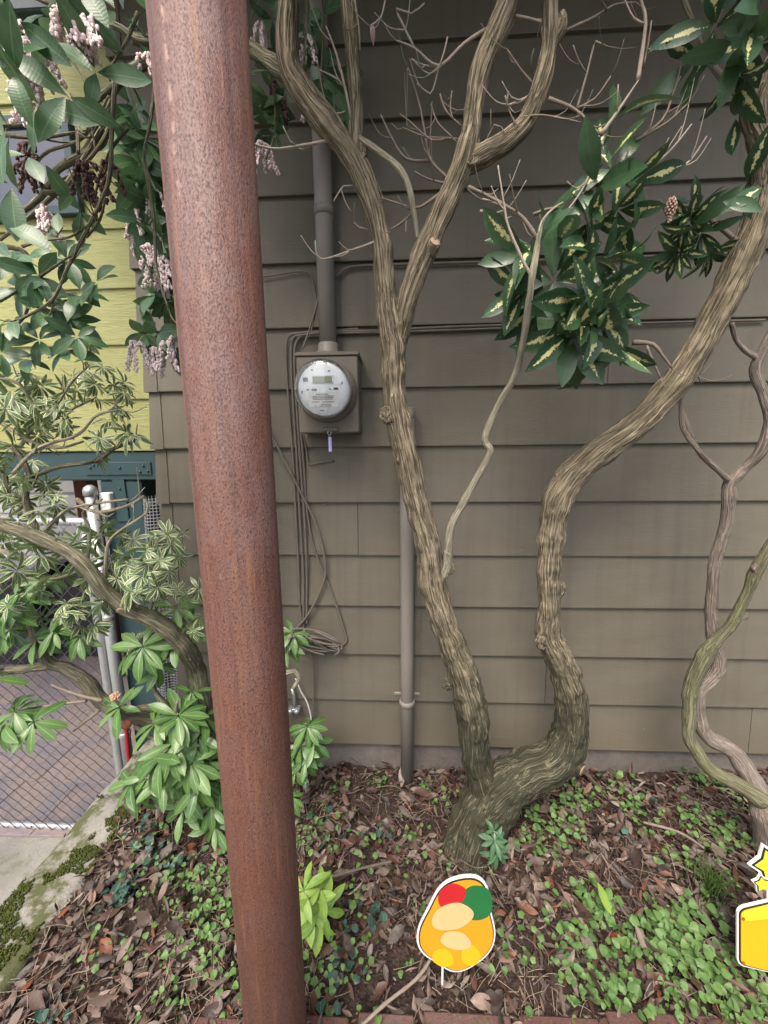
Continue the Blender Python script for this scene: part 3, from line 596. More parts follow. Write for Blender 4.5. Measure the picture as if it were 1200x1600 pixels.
cable('cable', 'brown cable running out below the meter box down to the coil', [(470, 676, .03), (474, 720), (480, 800), (492, 860), (520, 930), (538, 985), (541, 1003), (525, 1010), (497, 1004), (472, 992)], 0.0040, CABL, .02)
cable('cable', 'brown cable leaving the rusty pole and looping down the siding', [(404, 640), (424, 680), (445, 720), (470, 770), (492, 815), (505, 860), (508, 900), (495, 935), (478, 965), (455, 990), (442, 1000)], 0.0042, CABL, .030)
cable('cable', 'thin brown cable sagging from conduit to the box top', [(492, 200, .06), (494, 300, .06), (497, 420, .06), (497, 465, .06), (485, 510, .05), (473, 545, .05)], 0.0032, CABL)
cable('cable', 'thin wire arching out of the pole towards the conduit', [(408, 433), (440, 428), (470, 424), (485, 428), (491, 450), (494, 470), (490, 500), (486, 520)], 0.0022, CABL, .018)
cable('cable', 'brown cable running along the course above the meter box towards the tree', [(522, 436, .03), (535, 424, .022), (548, 417), (600, 414), (700, 411), (830, 407), (1000, 401), (1195, 394)], 0.0042, CABL, .017)
cable('cable', 'brown cable running under the course at meter top towards the leaves', [(520, 521, .02), (600, 519), (700, 516), (830, 511), (1000, 505), (1195, 500)], 0.0036, CABL, .017)
cable('cable', 'bent stub of brown cable on the siding below the meter box', [(474, 676, .04), (478, 700, .02), (481, 722, .018), (484, 726, .018), (505, 722, .018), (522, 720, .014)], 0.0026, CABL)
cable('cable', 'white cable down the siding at the left edge of the pole', [(287, 575), (288, 620), (294, 670), (300, 720), (306, 770), (311, 800)], 0.0030, CABW, .018)
cable('cable', 'grey lead dropping from the cable coil into the leaves', [(484, 1018), (489, 1040), (490, 1075), (489, 1110), (486, 1150), (484, 1180)], 0.0034, CABL, .03)
cable('cable', 'pale lead hanging at the ground clamp behind the pole', [(462, 1060), (470, 1080), (480, 1098), (486, 1125), (478, 1150)], 0.0026, CABW, .04)
coil = MB(); rg = random.Random(3)
for k in range(7):
    c0 = wall(484 + rg.uniform(-6, 10), 1003 + rg.uniform(-8, 8), .035 + 0.004 * k); a = rg.uniform(0.06, 0.095); b_ = rg.uniform(0.012, 0.035); tl = rg.uniform(0.05, 0.35); ph = rg.uniform(0, 6)
    coil.tube([c0 + Vector((a * math.cos(t) * math.cos(tl) + b_ * math.sin(t) * math.sin(tl) * .4 + 0.02, 0.006 * math.sin(2 * t + ph), -a * math.cos(t) * math.sin(tl) + b_ * math.sin(t))) for t in [i * 2 * math.pi / 20 + ph for i in range(19)]], 0.0037, 6, 0.012)
tag(coil.build('cable_coil', CABL), 'loose coil of brown cable hanging low on the siding', 'cable coil')
gc = wall(459, 1110, .04); cl = empty('ground_clamp', gc); tag(cl, 'small metal ground clamp on the wall behind the rusty pole', 'clamp')
for dx in (-0.012, 0.012): MB().lathe([(0.009, -0.012), (0.010, -0.008), (0.010, 0.008), (0.006, 0.014)], gc + Vector((dx, 0, 0)), (0, -1, 0), 12).build('bolt', GALV, cl)
MB().box(gc.x - 0.022, gc.x + 0.022, gc.y - 0.004, gc.y + 0.022, gc.z - 0.007, gc.z + 0.007, 0.002).build('bar', GALV, cl, False)
MB().tube([gc + Vector((0.0, 0.01, 0.01)), gc + Vector((0.004, 0.0, 0.06)), gc + Vector((-0.003, 0.0, 0.09))], 0.006, 8, 0.02).build('rod', GALV, cl)
ws = on_z(478, 1232, 0.01); t = MB().tube([ws, ws + Vector((-0.004, 0.004, 0.05)), ws + Vector((-0.010, 0.006, 0.13))], [0.010, 0.0095, 0.009], 10, 0.03).build('white_pipe_stub', WHT); tag(t, 'short white plastic pipe stub rising from soil beside the pole', 'pipe')

# ------------------------------------------------------------------ rusty pole
PY = 0.555
pt, pb = at(313, 20, PY), at(421, 1480, PY); pr_ = 0.057
pxm_ = (pt.x + pb.x) / 2
pm_ = MB().lathe([(pr_, -1.2), (pr_, 0), (pr_, 2.2)], (0, 0, 0), (0, 0, 1), 96)
V = [(x, y, z) for (x, y, z) in pm_.V]
pole = link('rusty_pole', mesh('rusty_pole', V, pm_.F, RUST), None, Matrix.Translation((pxm_, PY, 0.6)))
tag(pole, 'thick round rust coloured steel pole standing close in front of the wall', 'pole')
pl = MB().box(-0.11, 0.11, -0.11, 0.11, 2.2, 2.215, 0.003); PP = link('top_plate', mesh('top_plate', pl.V, pl.F, RUST, False), pole, Matrix.Translation((pxm_, PY, 0.6)))
pl = MB().box(-0.11, 0.11, -0.11, 0.11, -1.165, -1.15, 0.003); PP = link('base_plate', mesh('base_plate', pl.V, pl.F, RUST, False), pole, Matrix.Translation((pxm_, PY, 0.6)))

# ================================================================== plants
def leaf_tpl(w, fold=0.25, droop=0.25, tip=1.0, wide=0.5, twist=0.0, n=7, curl=0.0):
    V = []; UV = []; Fc = []
    for i in range(n):
        t = i / (n - 1); e = (math.sin(math.pi * t ** (math.log(0.5) / math.log(wide)))) ** (0.8 * tip) if 0 < t < 1 else 0.0
        hw = 0.5 * w * max(e, 0.03); z = -droop * t * t; x = t - 0.35 * droop * droop * t * t
        for k in (-1, 0, 1):
            V.append((x, k * hw * math.cos(fold), z + abs(k) * hw * math.sin(fold) + twist * k * hw * t + curl * abs(k) * hw * math.sin(6 * t)))
            UV.append((0.5 + 0.5 * k, t))
    for i in range(n - 1):
        a = i * 3; Fc += [(a, a + 1, a + 4, a + 3), (a + 1, a + 2, a + 5, a + 4)]
    # smooth normals point along +Z
    Fc = [f[::-1] for f in Fc]
    return np.array(V), Fc, np.array(UV)
def leaf_mat(pos, d, nrm, size):
    d = Vector(d).normalized(); nrm = Vector(nrm); nrm = (nrm - d * nrm.dot(d))
    if nrm.length < 1e-4: nrm = d.orthogonal()
    nrm.normalize(); b = nrm.cross(d)
    return Matrix(((d.x * size, b.x * size, nrm.x * size, pos[0]), (d.y * size, b.y * size, nrm.y * size, pos[1]), (d.z * size, b.z * size, nrm.z * size, pos[2]), (0, 0, 0, 1)))
def merge(name, tpls, items, mat):
    VV = []; FF = []; UU = []; b = 0
    for (k, M) in items:
        V, Fc, UV = tpls[k]; A = np.array(M)[:3, :3]; VV.append(V @ A.T + np.array(M)[:3, 3]); UU.append(UV); FF += [tuple(i + b for i in f) for f in Fc]; b += len(V)
    return mesh(name, np.concatenate(VV), FF, mat, True, np.concatenate(UU))
def in_view(p):
    d = Vector(p) - CAM; z = d.dot(fw)
    if z < 0.05: return 0.0
    u, v = d.dot(RT) / z, d.dot(UP) / z
    return 1.0 / z if abs(u) < 1.06 and abs(v) < 1.40 else 0.0
class Foliage:
    def __init__(s, name, mat, tpls): s.name = name; s.mat = mat; s.T = tpls; s.items = []
    def leaf(s, pos, d, nrm, size, rg): s.items.append((rg.randrange(len(s.T)), leaf_mat(pos, d, nrm, size)))
    def rosette(s, c, axis, n, size, rg, phi=(60, 100), sag=0.15, ring=None):
        ax = Vector(axis).normalized(); a = ax.orthogonal().normalized(); b = ax.cross(a); t0 = rg.random() * 6.28
        for i in range(n):
            th = t0 + i * 2.39996 if ring is None else t0 + 2 * math.pi * i / n + rg.uniform(-.25, .25); ph = R(rg.uniform(*phi)) * (0.75 + 0.25 * min(1, i / max(3, n * 0.5)))
            rad = a * math.cos(th) + b * math.sin(th); d = ax * math.cos(ph) + rad * math.sin(ph) + Vector((0, 0, -sag)) + Vector((rg.uniform(-.1, .1), rg.uniform(-.1, .1), rg.uniform(-.1, .1)))
            nr = ax * math.sin(ph) - rad * math.cos(ph) + Vector((rg.uniform(-.25, .25), rg.uniform(-.25, .25), rg.uniform(-.1, .3)))
            s.leaf(Vector(c) + rad * size * 0.04 - ax * size * 0.10 * (i / n), d, nr, size * rg.uniform(0.72, 1.1), rg)
    def finish(s, parent, limit=300, part='leaf'):
        sc_ = sorted(((in_view(M.translation) * M.to_scale().x, i) for i, (k, M) in enumerate(s.items)), reverse=True)
        meshes = [mesh(part, V, Fc, s.mat, True, UV) for (V, Fc, UV) in s.T]
        rest = []
        for r, (q, i) in enumerate(sc_):
            k, M = s.items[i]
            if r < limit and q > 0: link(part, meshes[k], parent, M)
            else: rest.append((k, M))
        if rest:
            o = link('foliage', merge('foliage', s.T, rest, s.mat), parent); o['kind'] = 'stuff'
def px_path(pts, Y=None):
    P = []; Rr = []
    for p in pts:
        yy = p[3] if len(p) > 3 else Y; q = at(p[0], p[1], yy); P.append(q); Rr.append(p[2] * 0.5 * pxm(q))
    return P, Rr
def bark_disp(amp, lump):
    def f(p, a, r, L):
        n1 = noise.noise(Vector((a.x * 85, a.y * 85, a.z * 150))); n2 = noise.noise(p * 22); n3 = noise.noise(p * 60)
        return amp * (1 - 2.2 * abs(n1)) + 1.35 * lump * r * n2 + 0.5 * lump * r * n3
    return f
def stem(name, pts, mat, parent, Y=None, n=40, step=0.006, amp=0.0022, lump=0.14):
    P, Rr = px_path(pts, Y); Rr = [r * (.86 if n > 20 else .84) for r in Rr]; return MB().tube(P, Rr, n, step, bark_disp(amp, lump)).build(name, mat, parent, True, True)
def knot(px, py, Y, r, parent, mat=None, off=(0, 0)):
    """swollen pruning scar: a lumpy ring with a hollow"""
    c = at(px, py, Y + .010); r *= .92; b = MB(); V = []; Fc = []; n, m = 22, 14
    for j in range(m + 1):
        ph = math.pi * j / m
        for i in range(n):
            th = 2 * math.pi * i / n; d = Vector((math.sin(ph) * math.cos(th), math.cos(ph), math.sin(ph) * math.sin(th)))
            rr = r * (1 + 0.30 * noise.noise(d * 2.2 + c * 9) + 0.16 * noise.noise(d * 6 + c * 5))
            if d.y < -0.78: rr *= 0.62
            V.append(c + Vector((d.x * rr * 0.95, d.y * rr * 0.8, d.z * rr * 1.1)))
    for j in range(m):
        for i in range(n): Fc.append((j * n + i, j * n + (i + 1) % n, (j + 1) * n + (i + 1) % n, (j + 1) * n + i))
    A = [((v - c).x, (v - c).y, (v - c).z * 0.3 + px) for v in V]; b.add(V, Fc, A); return b.build('knot', mat or BARK, parent, True, True)
def twig(parent, mat, pts, Y, w0=6, w1=3, dy=0.0, name='twig', subs=0, rg=None):
    k = len(pts); P = []; Rr = []
    for i, p in enumerate(pts):
        q = at(p[0], p[1], Y + dy * i / max(1, k - 1)); P.append(q); Rr.append(0.5 * (w0 + (w1 - w0) * i / max(1, k - 1)) * pxm(q))
    b = MB(); b.tube(P, Rr, 6, 0.012, lambda p, a, r, L: 0.2 * r * noise.noise(p * 90))
    if subs and rg:
        Q, S = crom(P, Rr, 0.01)
        for _ in range(subs):
            i = rg.randrange(int(len(Q) * 0.25), len(Q)); q = Q[i]; t = (Q[min(i + 1, len(Q) - 1)] - Q[max(0, i - 1)]).normalized()
            d = (t + Vector((rg.uniform(-.9, .9), rg.uniform(-.5, .5), rg.uniform(-.5, .9)))).normalized(); Lg = rg.uniform(0.025, 0.075)
            b.tube([q, q + d * Lg * .5 + Vector((0, 0, -.004)), q + d * Lg + Vector((0, 0, Lg * rg.uniform(0, .45)))], [S[i] * .7, S[i] * .5, S[i] * .3], 5, 0.01)
    return b.build(name, mat, parent, True, True)
T_BROAD = [leaf_tpl(0.42, 0.22, d, 1.0, 0.56, tw) for d, tw in ((0.10, 0), (0.28, .2), (0.45, -.15), (0.2, -.3))]
T_RHO = [leaf_tpl(0.32, 0.28, d, 0.95, 0.60, tw) for d, tw in ((0.08, 0), (0.25, .2), (0.42, -.2), (0.3, .1))]
T_LAN = [leaf_tpl(0.30, 0.25, d, 1.05, 0.55, tw) for d, tw in ((0.10, 0), (0.3, .25), (0.5, -.2), (0.15, -.2))]
T_CEN = [leaf_tpl(0.37, f_, d, 1.0, 0.56, tw) for f_, d, tw in ((.22, 0.10, 0), (.35, 0.28, .2), (.15, 0.45, -.15), (.3, 0.2, -.3), (.25, .6, .3), (.4, -.1, .1))]
T_MAR = [leaf_tpl(0.27, 0.2, d, 1.0, 0.58, tw, 7, cu) for d, tw, cu in ((0.12, 0, .1), (0.35, .25, .2), (0.55, -.2, .15), (0.2, -.35, .2))]

# ------------------------------------------------------------------ the big tree in the bed
rg = random.Random(21)
tb_ = on_z(735, 1335, 0.0)
tree = empty('corky_bark_tree', (tb_.x, 1.06, 0)); tag(tree, 'multi stemmed tree with ridged corky bark forking in front of the siding', 'tree')
stem('trunk', [(722, 1372, 118, 1.03), (733, 1335, 104, 1.04), (744, 1300, 96, 1.06), (762, 1262, 92, 1.08), (790, 1228, 84, 1.09), (828, 1205, 70, 1.10), (860, 1192, 68, 1.11), (884, 1165, 64, 1.12), (894, 1115, 55, 1.12), (888, 1065, 52, 1.12), (871, 1022, 48, 1.12), (856, 988, 42, 1.12), (858, 940, 37, 1.11), (857, 890, 40, 1.10), (861, 835, 44, 1.09), (870, 785, 50, 1.08), (897, 741, 51, 1.07), (940, 703, 49, 1.06), (990, 668, 48, 1.05), (1040, 618, 47, 1.04), (1080, 562, 47, 1.03), (1110, 510, 46, 1.02), (1140, 450, 48, 1.01), (1166, 394, 48, 1.0), (1191, 318, 46, .99), (1196, 245, 40, .98), (1176, 180, 34, .98), (1196, 115, 26, .97), (1240, 40, 24, .96), (1270, -80, 22, .96)], BARK, tree, n=64, step=0.0055)
stem('stem', [(768, 1268, 60, 1.08), (752, 1215, 52, 1.09), (742, 1170, 50, 1.09), (737, 1110, 56, 1.09), (722, 1052, 52, 1.09), (706, 1005, 48, 1.09), (688, 955, 46, 1.08), (675, 905, 47, 1.08), (668, 850, 44, 1.07), (652, 785, 43, 1.07), (637, 722, 43, 1.06), (624, 662, 43, 1.06), (616, 605, 40, 1.05), (615, 545, 46, 1.04), (609, 500, 43, 1.03), (601, 440, 36, 1.02), (597, 385, 35, 1.01), (580, 312, 36, 1.0), (550, 245, 38, .99), (512, 195, 41, .98), (472, 143, 42, .97), (452, 105, 38, .96), (450, 50, 35, .95), (454, -30, 34, .95), (452, -160, 30, .95), (470, -320, 24, .95)], BARK, tree, n=56, step=0.0055)
stem('branch', [(618, 575, 8, 1.05), (624, 535, 26, 1.035), (632, 490, 33, 1.02), (644, 448, 35, 1.01), (663, 398, 40, 1.0), (687, 338, 38, .99), (712, 283, 38, .98), (730, 235, 38, .97), (739, 180, 31, .97), (751, 112, 35, .96), (776, 50, 41, .95), (792, 0, 38, .95), (800, -100, 34, .94), (790, -240, 28, .94)], BARK, tree, n=48, step=0.0055)
stem('branch', [(722, 262, 30, .985), (750, 246, 36, .97), (790, 221, 34, .96), (824, 186, 32, .95), (845, 133, 30, .94), (856, 82, 28, .94), (859, 20, 26, .93), (862, -80, 25, .93), (880, -200, 20, .93)], BARK, tree, n=40)
stem('branch', [(553, 262, 20, .99), (555, 215, 26, .985), (557, 165, 24, .98), (552, 100, 23, .97), (545, 30, 22, .96), (538, -60, 20, .96), (540, -200, 16, .96)], BARK, tree, n=32)
stem('branch', [(468, 128, 26, .965), (440, 108, 27, .97), (415, 92, 24, .99), (388, 75, 21, 1.01), (340, 60, 20, 1.02), (290, 62, 18, 1.0), (235, 66, 17, .97), (205, 60, 14, .95)], BARK_S, tree, n=28)
stem('branch', [(685, 905, 22, 1.075), (698, 884, 20, 1.07), (701, 850, 14, 1.06), (708, 815, 14, 1.05), (728, 778, 14, 1.04), (752, 735, 13, 1.03), (766, 705, 12, 1.02), (758, 686, 13, 1.02), (775, 640, 12, 1.01), (804, 588, 12, .97), (818, 530, 12, .92), (827, 470, 12, .88), (832, 430, 12, .865), (838, 395, 11, .87), (842, 370, 8, .865), (848, 346, 6, .86), (862, 328, 4, .855), (880, 316, 2.5, .85)], BARK_L, tree, n=14, amp=0.0006, lump=0.16)
stem('branch', [(560, 215, 10, .98), (590, 235, 11, .97), (622, 262, 12, .96), (638, 290, 11, .96), (646, 330, 9, .97), (652, 372, 8, .99)], BARK_L, tree, n=12, amp=0.0005, lump=0.14)
stem('branch', [(1180, 185, 20, .98), (1155, 148, 12, .97), (1125, 118, 10, .96), (1099, 82, 10, .95), (1084, 40, 9, .94), (1069, 0, 8, .94), (1055, -60, 6, .94)], BARK_L, tree, n=12, amp=0.0005)
stem('branch', [(1102, 88, 8, .95), (1115, 45, 8, .94), (1132, 0, 7, .93), (1145, -50, 6, .93)], BARK_L, tree, n=10, amp=0.0004)
stem('branch', [(862, 70, 20, .94), (873, 50, 22, .935), (877, 35, 18, .93), (880, 18, 8, .93)], BARK, tree, n=20)
stem('branch', [(1062, 585, 14, 1.035), (1064, 625, 8, 1.04), (1068, 670, 8, 1.05), (1092, 705, 8, 1.06), (1115, 728, 9, 1.07), (1137, 750, 9, 1.08)], BARK_G, tree, n=12, amp=0.0004)
for (px, py, Y, r) in ((607, 648, 1.03, 0.026), (629, 716, 1.035, 0.021), (871, 921, 1.085, 0.026), (849, 1002, 1.09, 0.028), (704, 888, 1.055, 0.017), (700, 1068, 1.075, 0.020), (748, 1160, 1.085, 0.020), (612, 520, 1.02, 0.024), (878, 745, 1.06, 0.02), (560, 240, .975, .022), (735, 244, .955, .026)):
    knot(px, py, Y, r, tree)
def cut_stub(px, py, Y, d, r, L):
    c = at(px, py, Y); d = Vector(d).normalized(); s = MB().tube([c - d * L * .5, c + d * L], [r * 1.2, r], 20, 0.006, bark_disp(.001, .12)).build('branch_stub', BARK, tree, True, True)
    MB().lathe([(r * .93, 0), (r * .9, .002), (r * .3, .0005)], c + d * (L + 0.0005), d, 18).build('cut_face', CUT, s)
cut_stub(674, 390, .985, (.35, -.75, .45), 0.013, 0.018); cut_stub(893, 1190, 1.10, (.62, -.75, -.15), 0.019, 0.035)
W = lambda L: [(390 + x / 2.927, y / 2.927) for x, y in L]
for i, (pts, Y, w0, subs, m) in enumerate((
    ([(1090, 130), (980, 200), (865, 300), (755, 220), (670, 185)], .97, 6, 1, 0), ([(865, 300), (800, 300), (740, 270)], .97, 4, 0, 0), ([(905, 170), (890, 235), (868, 300)], .97, 3, 0, 0),
    ([(752, 218), (700, 110), (672, 40), (740, 62), (800, 15)], .96, 4, 1, 0), ([(865, 300), (850, 370), (825, 430), (765, 380)], .98, 3, 0, 0),
    ([(925, 830), (830, 735), (800, 600), (775, 470), (725, 310)], .99, 5, 2, 1), ([(832, 735), (715, 725), (650, 630), (600, 525)], 1.0, 5, 1, 1),
    ([(960, 640), (900, 632), (830, 640), (720, 545), (685, 520)], .98, 4, 1, 1), ([(900, 630), (800, 625), (705, 585)], .98, 3, 1, 1), ([(1000, 855), (1120, 910), (1210, 965), (1260, 1000)], .97, 6, 1, 1),
    ([(890, 870), (770, 950), (680, 930), (600, 905)], .99, 5, 2, 1), ([(760, 960), (700, 1015), (645, 1050)], .99, 4, 1, 1), ([(900, 840), (820, 820), (755, 785)], .99, 4, 0, 1),
    ([(575, 1105), (480, 1140), (325, 1185), (300, 1100)], 1.0, 4, 2, 0), ([(375, 640), (240, 665), (115, 680), (10, 655)], .98, 5, 2, 0), ([(465, 540), (430, 390), (320, 320)], .99, 4, 1, 0), ([(470, 560), (410, 290), (350, 120)], .98, 5, 1, 0),
    ([(470, 850), (430, 850), (385, 920)], .98, 2, 0, 0), ([(870, 430), (900, 510), (970, 575)], .97, 3, 1, 1), ([(925, 415), (918, 500), (930, 540)], .97, 2, 0, 1), ([(830, 480), (860, 560), (930, 630)], .98, 3, 1, 1), ([(440, 510), (380, 520), (340, 450)], .99, 3, 1, 0), ([(540, 1050), (500, 1040), (475, 1015)], 1.0, 3, 0, 0), ([(480, 0), (500, 130), (505, 230)], .95, 4, 0, 1), ([(620, 0), (600, 80), (550, 120)], .95, 3, 1, 0))):
    twig(tree, (TWIG, TWIGR)[m], W(pts), Y, w0, 2.2, -0.02, subs=subs + 1, rg=rg)
W2 = lambda L: [(750 + x / 2.667, y / 2.667) for x, y in L]
for (pts, Y, w0, subs, m) in (
    ([(340, 135), (480, 70), (560, 20), (650, 10)], .94, 5, 1, 1), ([(530, 45), (515, 20), (495, -10)], .93, 4, 0, 1), ([(140, 65), (200, 75), (280, 98)], .95, 5, 0, 0), ([(658, 335), (690, 100), (670, 0), (665, -60)], .92, 7, 0, 0), ([(680, 285), (700, 190), (715, 85)], .92, 4, 0, 1),
    ([(285, 412), (400, 460), (500, 562)], .94, 7, 1, 1), ([(402, 460), (445, 310), (482, 172), (520, 190)], .94, 4, 1, 1), ([(447, 312), (410, 250), (388, 188)], .94, 3, 0, 1), ([(405, 452), (480, 410), (545, 318)], .94, 4, 1, 1), ([(498, 560), (470, 690), (420, 800), (360, 882)], .93, 6, 0, 0),
    ([(505, 562), (570, 470), (660, 335)], .92, 8, 0, 0), ([(645, 588), (760, 500), (805, 390), (835, 318)], .92, 5, 2, 1), ([(650, 585), (780, 510), (870, 428)], .91, 5, 2, 1), ([(540, 800), (590, 700), (625, 610)], .92, 4, 0, 1), ([(545, 797), (720, 690), (800, 620), (882, 518)], .91, 6, 2, 0), ([(718, 702), (850, 692), (945, 568)], .91, 5, 1, 0),
    ([(238, 368), (170, 290), (115, 208)], .95, 4, 1, 1), ([(212, 300), (215, 240), (226, 198)], .95, 3, 0, 1), ([(232, 390), (110, 440), (118, 380)], .95, 5, 1, 0), ([(222, 895), (280, 872), (340, 862)], .95, 6, 0, 1), ([(1095, 1025), (1010, 955), (920, 890), (830, 855), (640, 880)], 1.0, 9, 1, 1), ([(225, 1165), (190, 1110), (120, 950), (100, 850), (75, 690)], .872, 6, 1, 0), ([(240, 1000), (175, 905), (90, 850), (0, 800)], .875, 7, 2, 1), ([(1090, 1000), (1105, 850), (1130, 640), (1115, 560)], 1.02, 5, 0, 1),
    ([(0, 880), (60, 890), (120, 950)], .97, 5, 1, 0), ([(10, 830), (90, 855), (170, 900)], .97, 4, 1, 0), ([(20, 600), (60, 520), (90, 530)], .96, 3, 1, 1), ([(170, 490), (260, 480), (420, 510)], .94, 4, 2, 1), ([(105, 400), (130, 480), (160, 530)], .95, 3, 1, 1)):
    twig(tree, (TWIG, TWIGR)[m], W2(pts), Y, w0, 2.2, -0.02, subs=subs + 1, rg=rg)
for (pts, Y, w) in (([(990, 535), (1020, 538), (1035, 555), (1050, 575)], .98, 8), ([(1010, 540), (1018, 560), (1032, 590)], .98, 5), ([(1078, 600), (1090, 585), (1100, 572)], 1.02, 4), ([(1088, 580), (1096, 598)], 1.02, 3)):
    twig(tree, TWIGR, pts, Y, w, 3, subs=1, rg=rg)
# cream splashed foliage hanging from its thin branches
fo = Foliage('leaf', L_CEN, T_CEN)
def mpx(px, py, Y): return pxm(at(px, py, Y))
for (px, py, Y, n, L, ax, phi) in ((866, 438, .93, 10, 92, (-.1, -.85, -.1), (55, 95)), (915, 470, .91, 11, 88, (.1, -.9, -.25), (45, 90)), (938, 500, .90, 11, 82, (.3, -.9, -.3), (40, 90)), (893, 520, .93, 10, 85, (-.2, -.7, -.6), (30, 85)), (955, 470, .95, 9, 85, (.5, -.7, .1), (45, 90)), (950, 540, .96, 8, 80, (.3, -.4, -.8), (30, 80)), (850, 470, .97, 8, 85, (-.5, -.5, -.6), (30, 80)), (835, 380, .95, 6, 85, (-.4, -.6, .5), (55, 95)), (822, 398, .92, 5, 95, (-.8, -.5, .1), (25, 60)), (815, 455, .95, 5, 85, (-.7, -.5, -.4), (25, 65)), (872, 380, .94, 5, 80, (.3, -.5, .6), (45, 80)),
    (960, 262, .91, 8, 82, (.0, -.8, .1), (60, 100)), (990, 285, .89, 7, 80, (.35, -.8, -.2), (45, 95)), (930, 290, .92, 7, 90, (-.5, -.6, -.3), (40, 85)), (955, 190, .91, 4, 92, (.4, -.4, .85), (15, 40)), (945, 250, .93, 5, 90, (-.5, -.4, .2), (40, 80)), (965, 330, .93, 7, 75, (.0, -.6, -.8), (30, 75)), (925, 345, .94, 6, 85, (-.3, -.5, -.6), (35, 80)), (920, 400, .93, 7, 90, (.5, -.6, .5), (40, 80)), (950, 400, .95, 5, 85, (.7, -.5, .3), (40, 75)),
    (1120, 40, .86, 9, 85, (-.2, -.6, -.4), (40, 95)), (1155, 70, .85, 9, 90, (-.2, -.6, -.6), (35, 90)), (1185, 20, .84, 9, 90, (.1, -.7, .1), (50, 95)), (1090, 90, .90, 7, 85, (-.7, -.4, -.3), (30, 80)), (1150, 120, .88, 7, 85, (-.2, -.3, -.8), (25, 75)), (1190, 70, .88, 7, 90, (.1, -.6, -.6), (35, 85)), (1110, -60, .86, 10, 90, (-.2, -.6, -.4), (40, 95)), (1180, -50, .84, 10, 90, (0, -.6, -.4), (40, 95)),
    (1148, 185, .93, 3, 60, (-.4, -.4, -.8), (20, 60)), (1165, 285, .88, 5, 75, (-.6, -.5, -.5), (35, 80)), (1196, 290, .82, 5, 80, (.2, -.7, .0), (50, 95)), (1030, 350, .93, 2, 60, (-.3, -.3, -.9), (10, 50)), (1196, 330, .80, 3, 80, (-.7, -.6, .2), (30, 70))):
    fo.rosette(at(px, py, Y), ax, max(2, int(n * (.66 if py < 395 else .98))), L * (.95 if py < 395 else 1.04) * mpx(px, py, Y), rg, phi, 0.12)
for _ in range(26):                          # more of the crown above the frame
    px, py, Y = rg.uniform(380, 1300), rg.uniform(-520, -170), rg.uniform(.75, 1.05); fo.rosette(at(px, py, Y), (rg.uniform(-.4, .4), -.3, .8), 9, 0.11, rg, (55, 105), 0.15)
fo.finish(tree)
fn = Foliage('leaf', L_CEN, T_LAN)
for (px, py, Y, ax) in ((1095, 365, 1.0, (-.3, -.5, -.7)), (1075, 350, 1.0, (-.5, -.4, -.6)), (1060, 395, 1.02, (-.6, -.4, -.4)), (1110, 395, 1.02, (.2, -.4, -.7)), (1085, 330, 1.0, (-.2, -.5, .5))): fn.rosette(at(px, py, Y), ax, 12, 46 * mpx(px, py, Y), rg, (25, 95), .15)
fn.finish(tree, part='narrow_leaf')
c = at(1048, 328, .90); b = MB()
for k in range(60):
    t = k / 60; a = k * 2.4; r = 0.008 * math.sin(math.pi * min(.95, t + .12)); q = c + Vector((math.cos(a) * r, math.sin(a) * r, 0.022 - 0.044 * t))
    b.lathe([(0.001, -.003), (0.003, 0), (0.001, .004)], q, (math.cos(a), math.sin(a), -.9), 5)
b.build('seed_cone', plain('pale brown cone', (0.33, 0.22, 0.18), .8, .2, 0, .4, 90), tree)['kind'] = 'stuff'
c = at(583, 48, .95); dl = link('curled_dry_leaf', mesh('curled_dry_leaf', *[leaf_tpl(.5, .7, .6, 1, .5, .4)[i] for i in (0, 1)], plain('dry pink leaf', (.42, .28, .25), .7, .2), True), tree, leaf_mat(at(580, 38, .95), (.2, -.1, -1), (.1, -1, 0), .028))

# ------------------------------------------------------------------ twin stemmed shrub at the right
rs = empty('smooth_bark_shrub', on_z(1195, 1262, 0.02)); tag(rs, 'slender shrub with two crossing stems, one grey and one algae green', 'shrub')
stem('trunk', [(1215, 1330, 62, 1.0), (1198, 1268, 50, 1.02), (1186, 1238, 34, 1.04), (1147, 1177, 28, 1.08), (1106, 1152, 24, 1.10), (1092, 1120, 21, 1.11), (1092, 1082, 22, 1.11), (1116, 1052, 26, 1.12), (1122, 1030, 24, 1.12), (1113, 995, 20, 1.12), (1111, 962, 18, 1.12), (1114, 910, 19, 1.11), (1118, 875, 20, 1.11), (1134, 820, 19, 1.10), (1139, 775, 21, 1.09), (1141, 755, 22, 1.09), (1165, 730, 17, 1.08), (1190, 703, 18, 1.06), (1202, 660, 17, 1.05), (1194, 620, 16, 1.05), (1180, 580, 18, 1.05), (1192, 545, 15, 1.04), (1225, 480, 13, 1.03), (1260, 380, 11, 1.02)], BARK_G, rs, n=24, amp=0.0006, lump=0.13)
stem('stem', [(1190, 1250, 30, 1.02), (1160, 1230, 26, 1.03), (1110, 1201, 22, 1.05), (1088, 1172, 21, 1.07), (1076, 1148, 20, 1.08), (1078, 1110, 22, 1.09), (1080, 1075, 25, 1.09), (1101, 1025, 26, 1.08), (1122, 998, 18, 1.07), (1144, 973, 18, 1.06), (1166, 930, 16, 1.05), (1182, 890, 19, 1.04), (1203, 852, 16, 1.03), (1240, 780, 14, 1.02), (1290, 650, 12, 1.0)], BARK_M, rs, n=24, amp=0.0006, lump=0.15)
stem('branch', [(1143, 755, 14, 1.09), (1120, 733, 9, 1.085), (1095, 710, 9, 1.08), (1080, 680, 8, 1.06), (1066, 640, 7, 1.05)], BARK_G, rs, n=12, amp=0.0004)
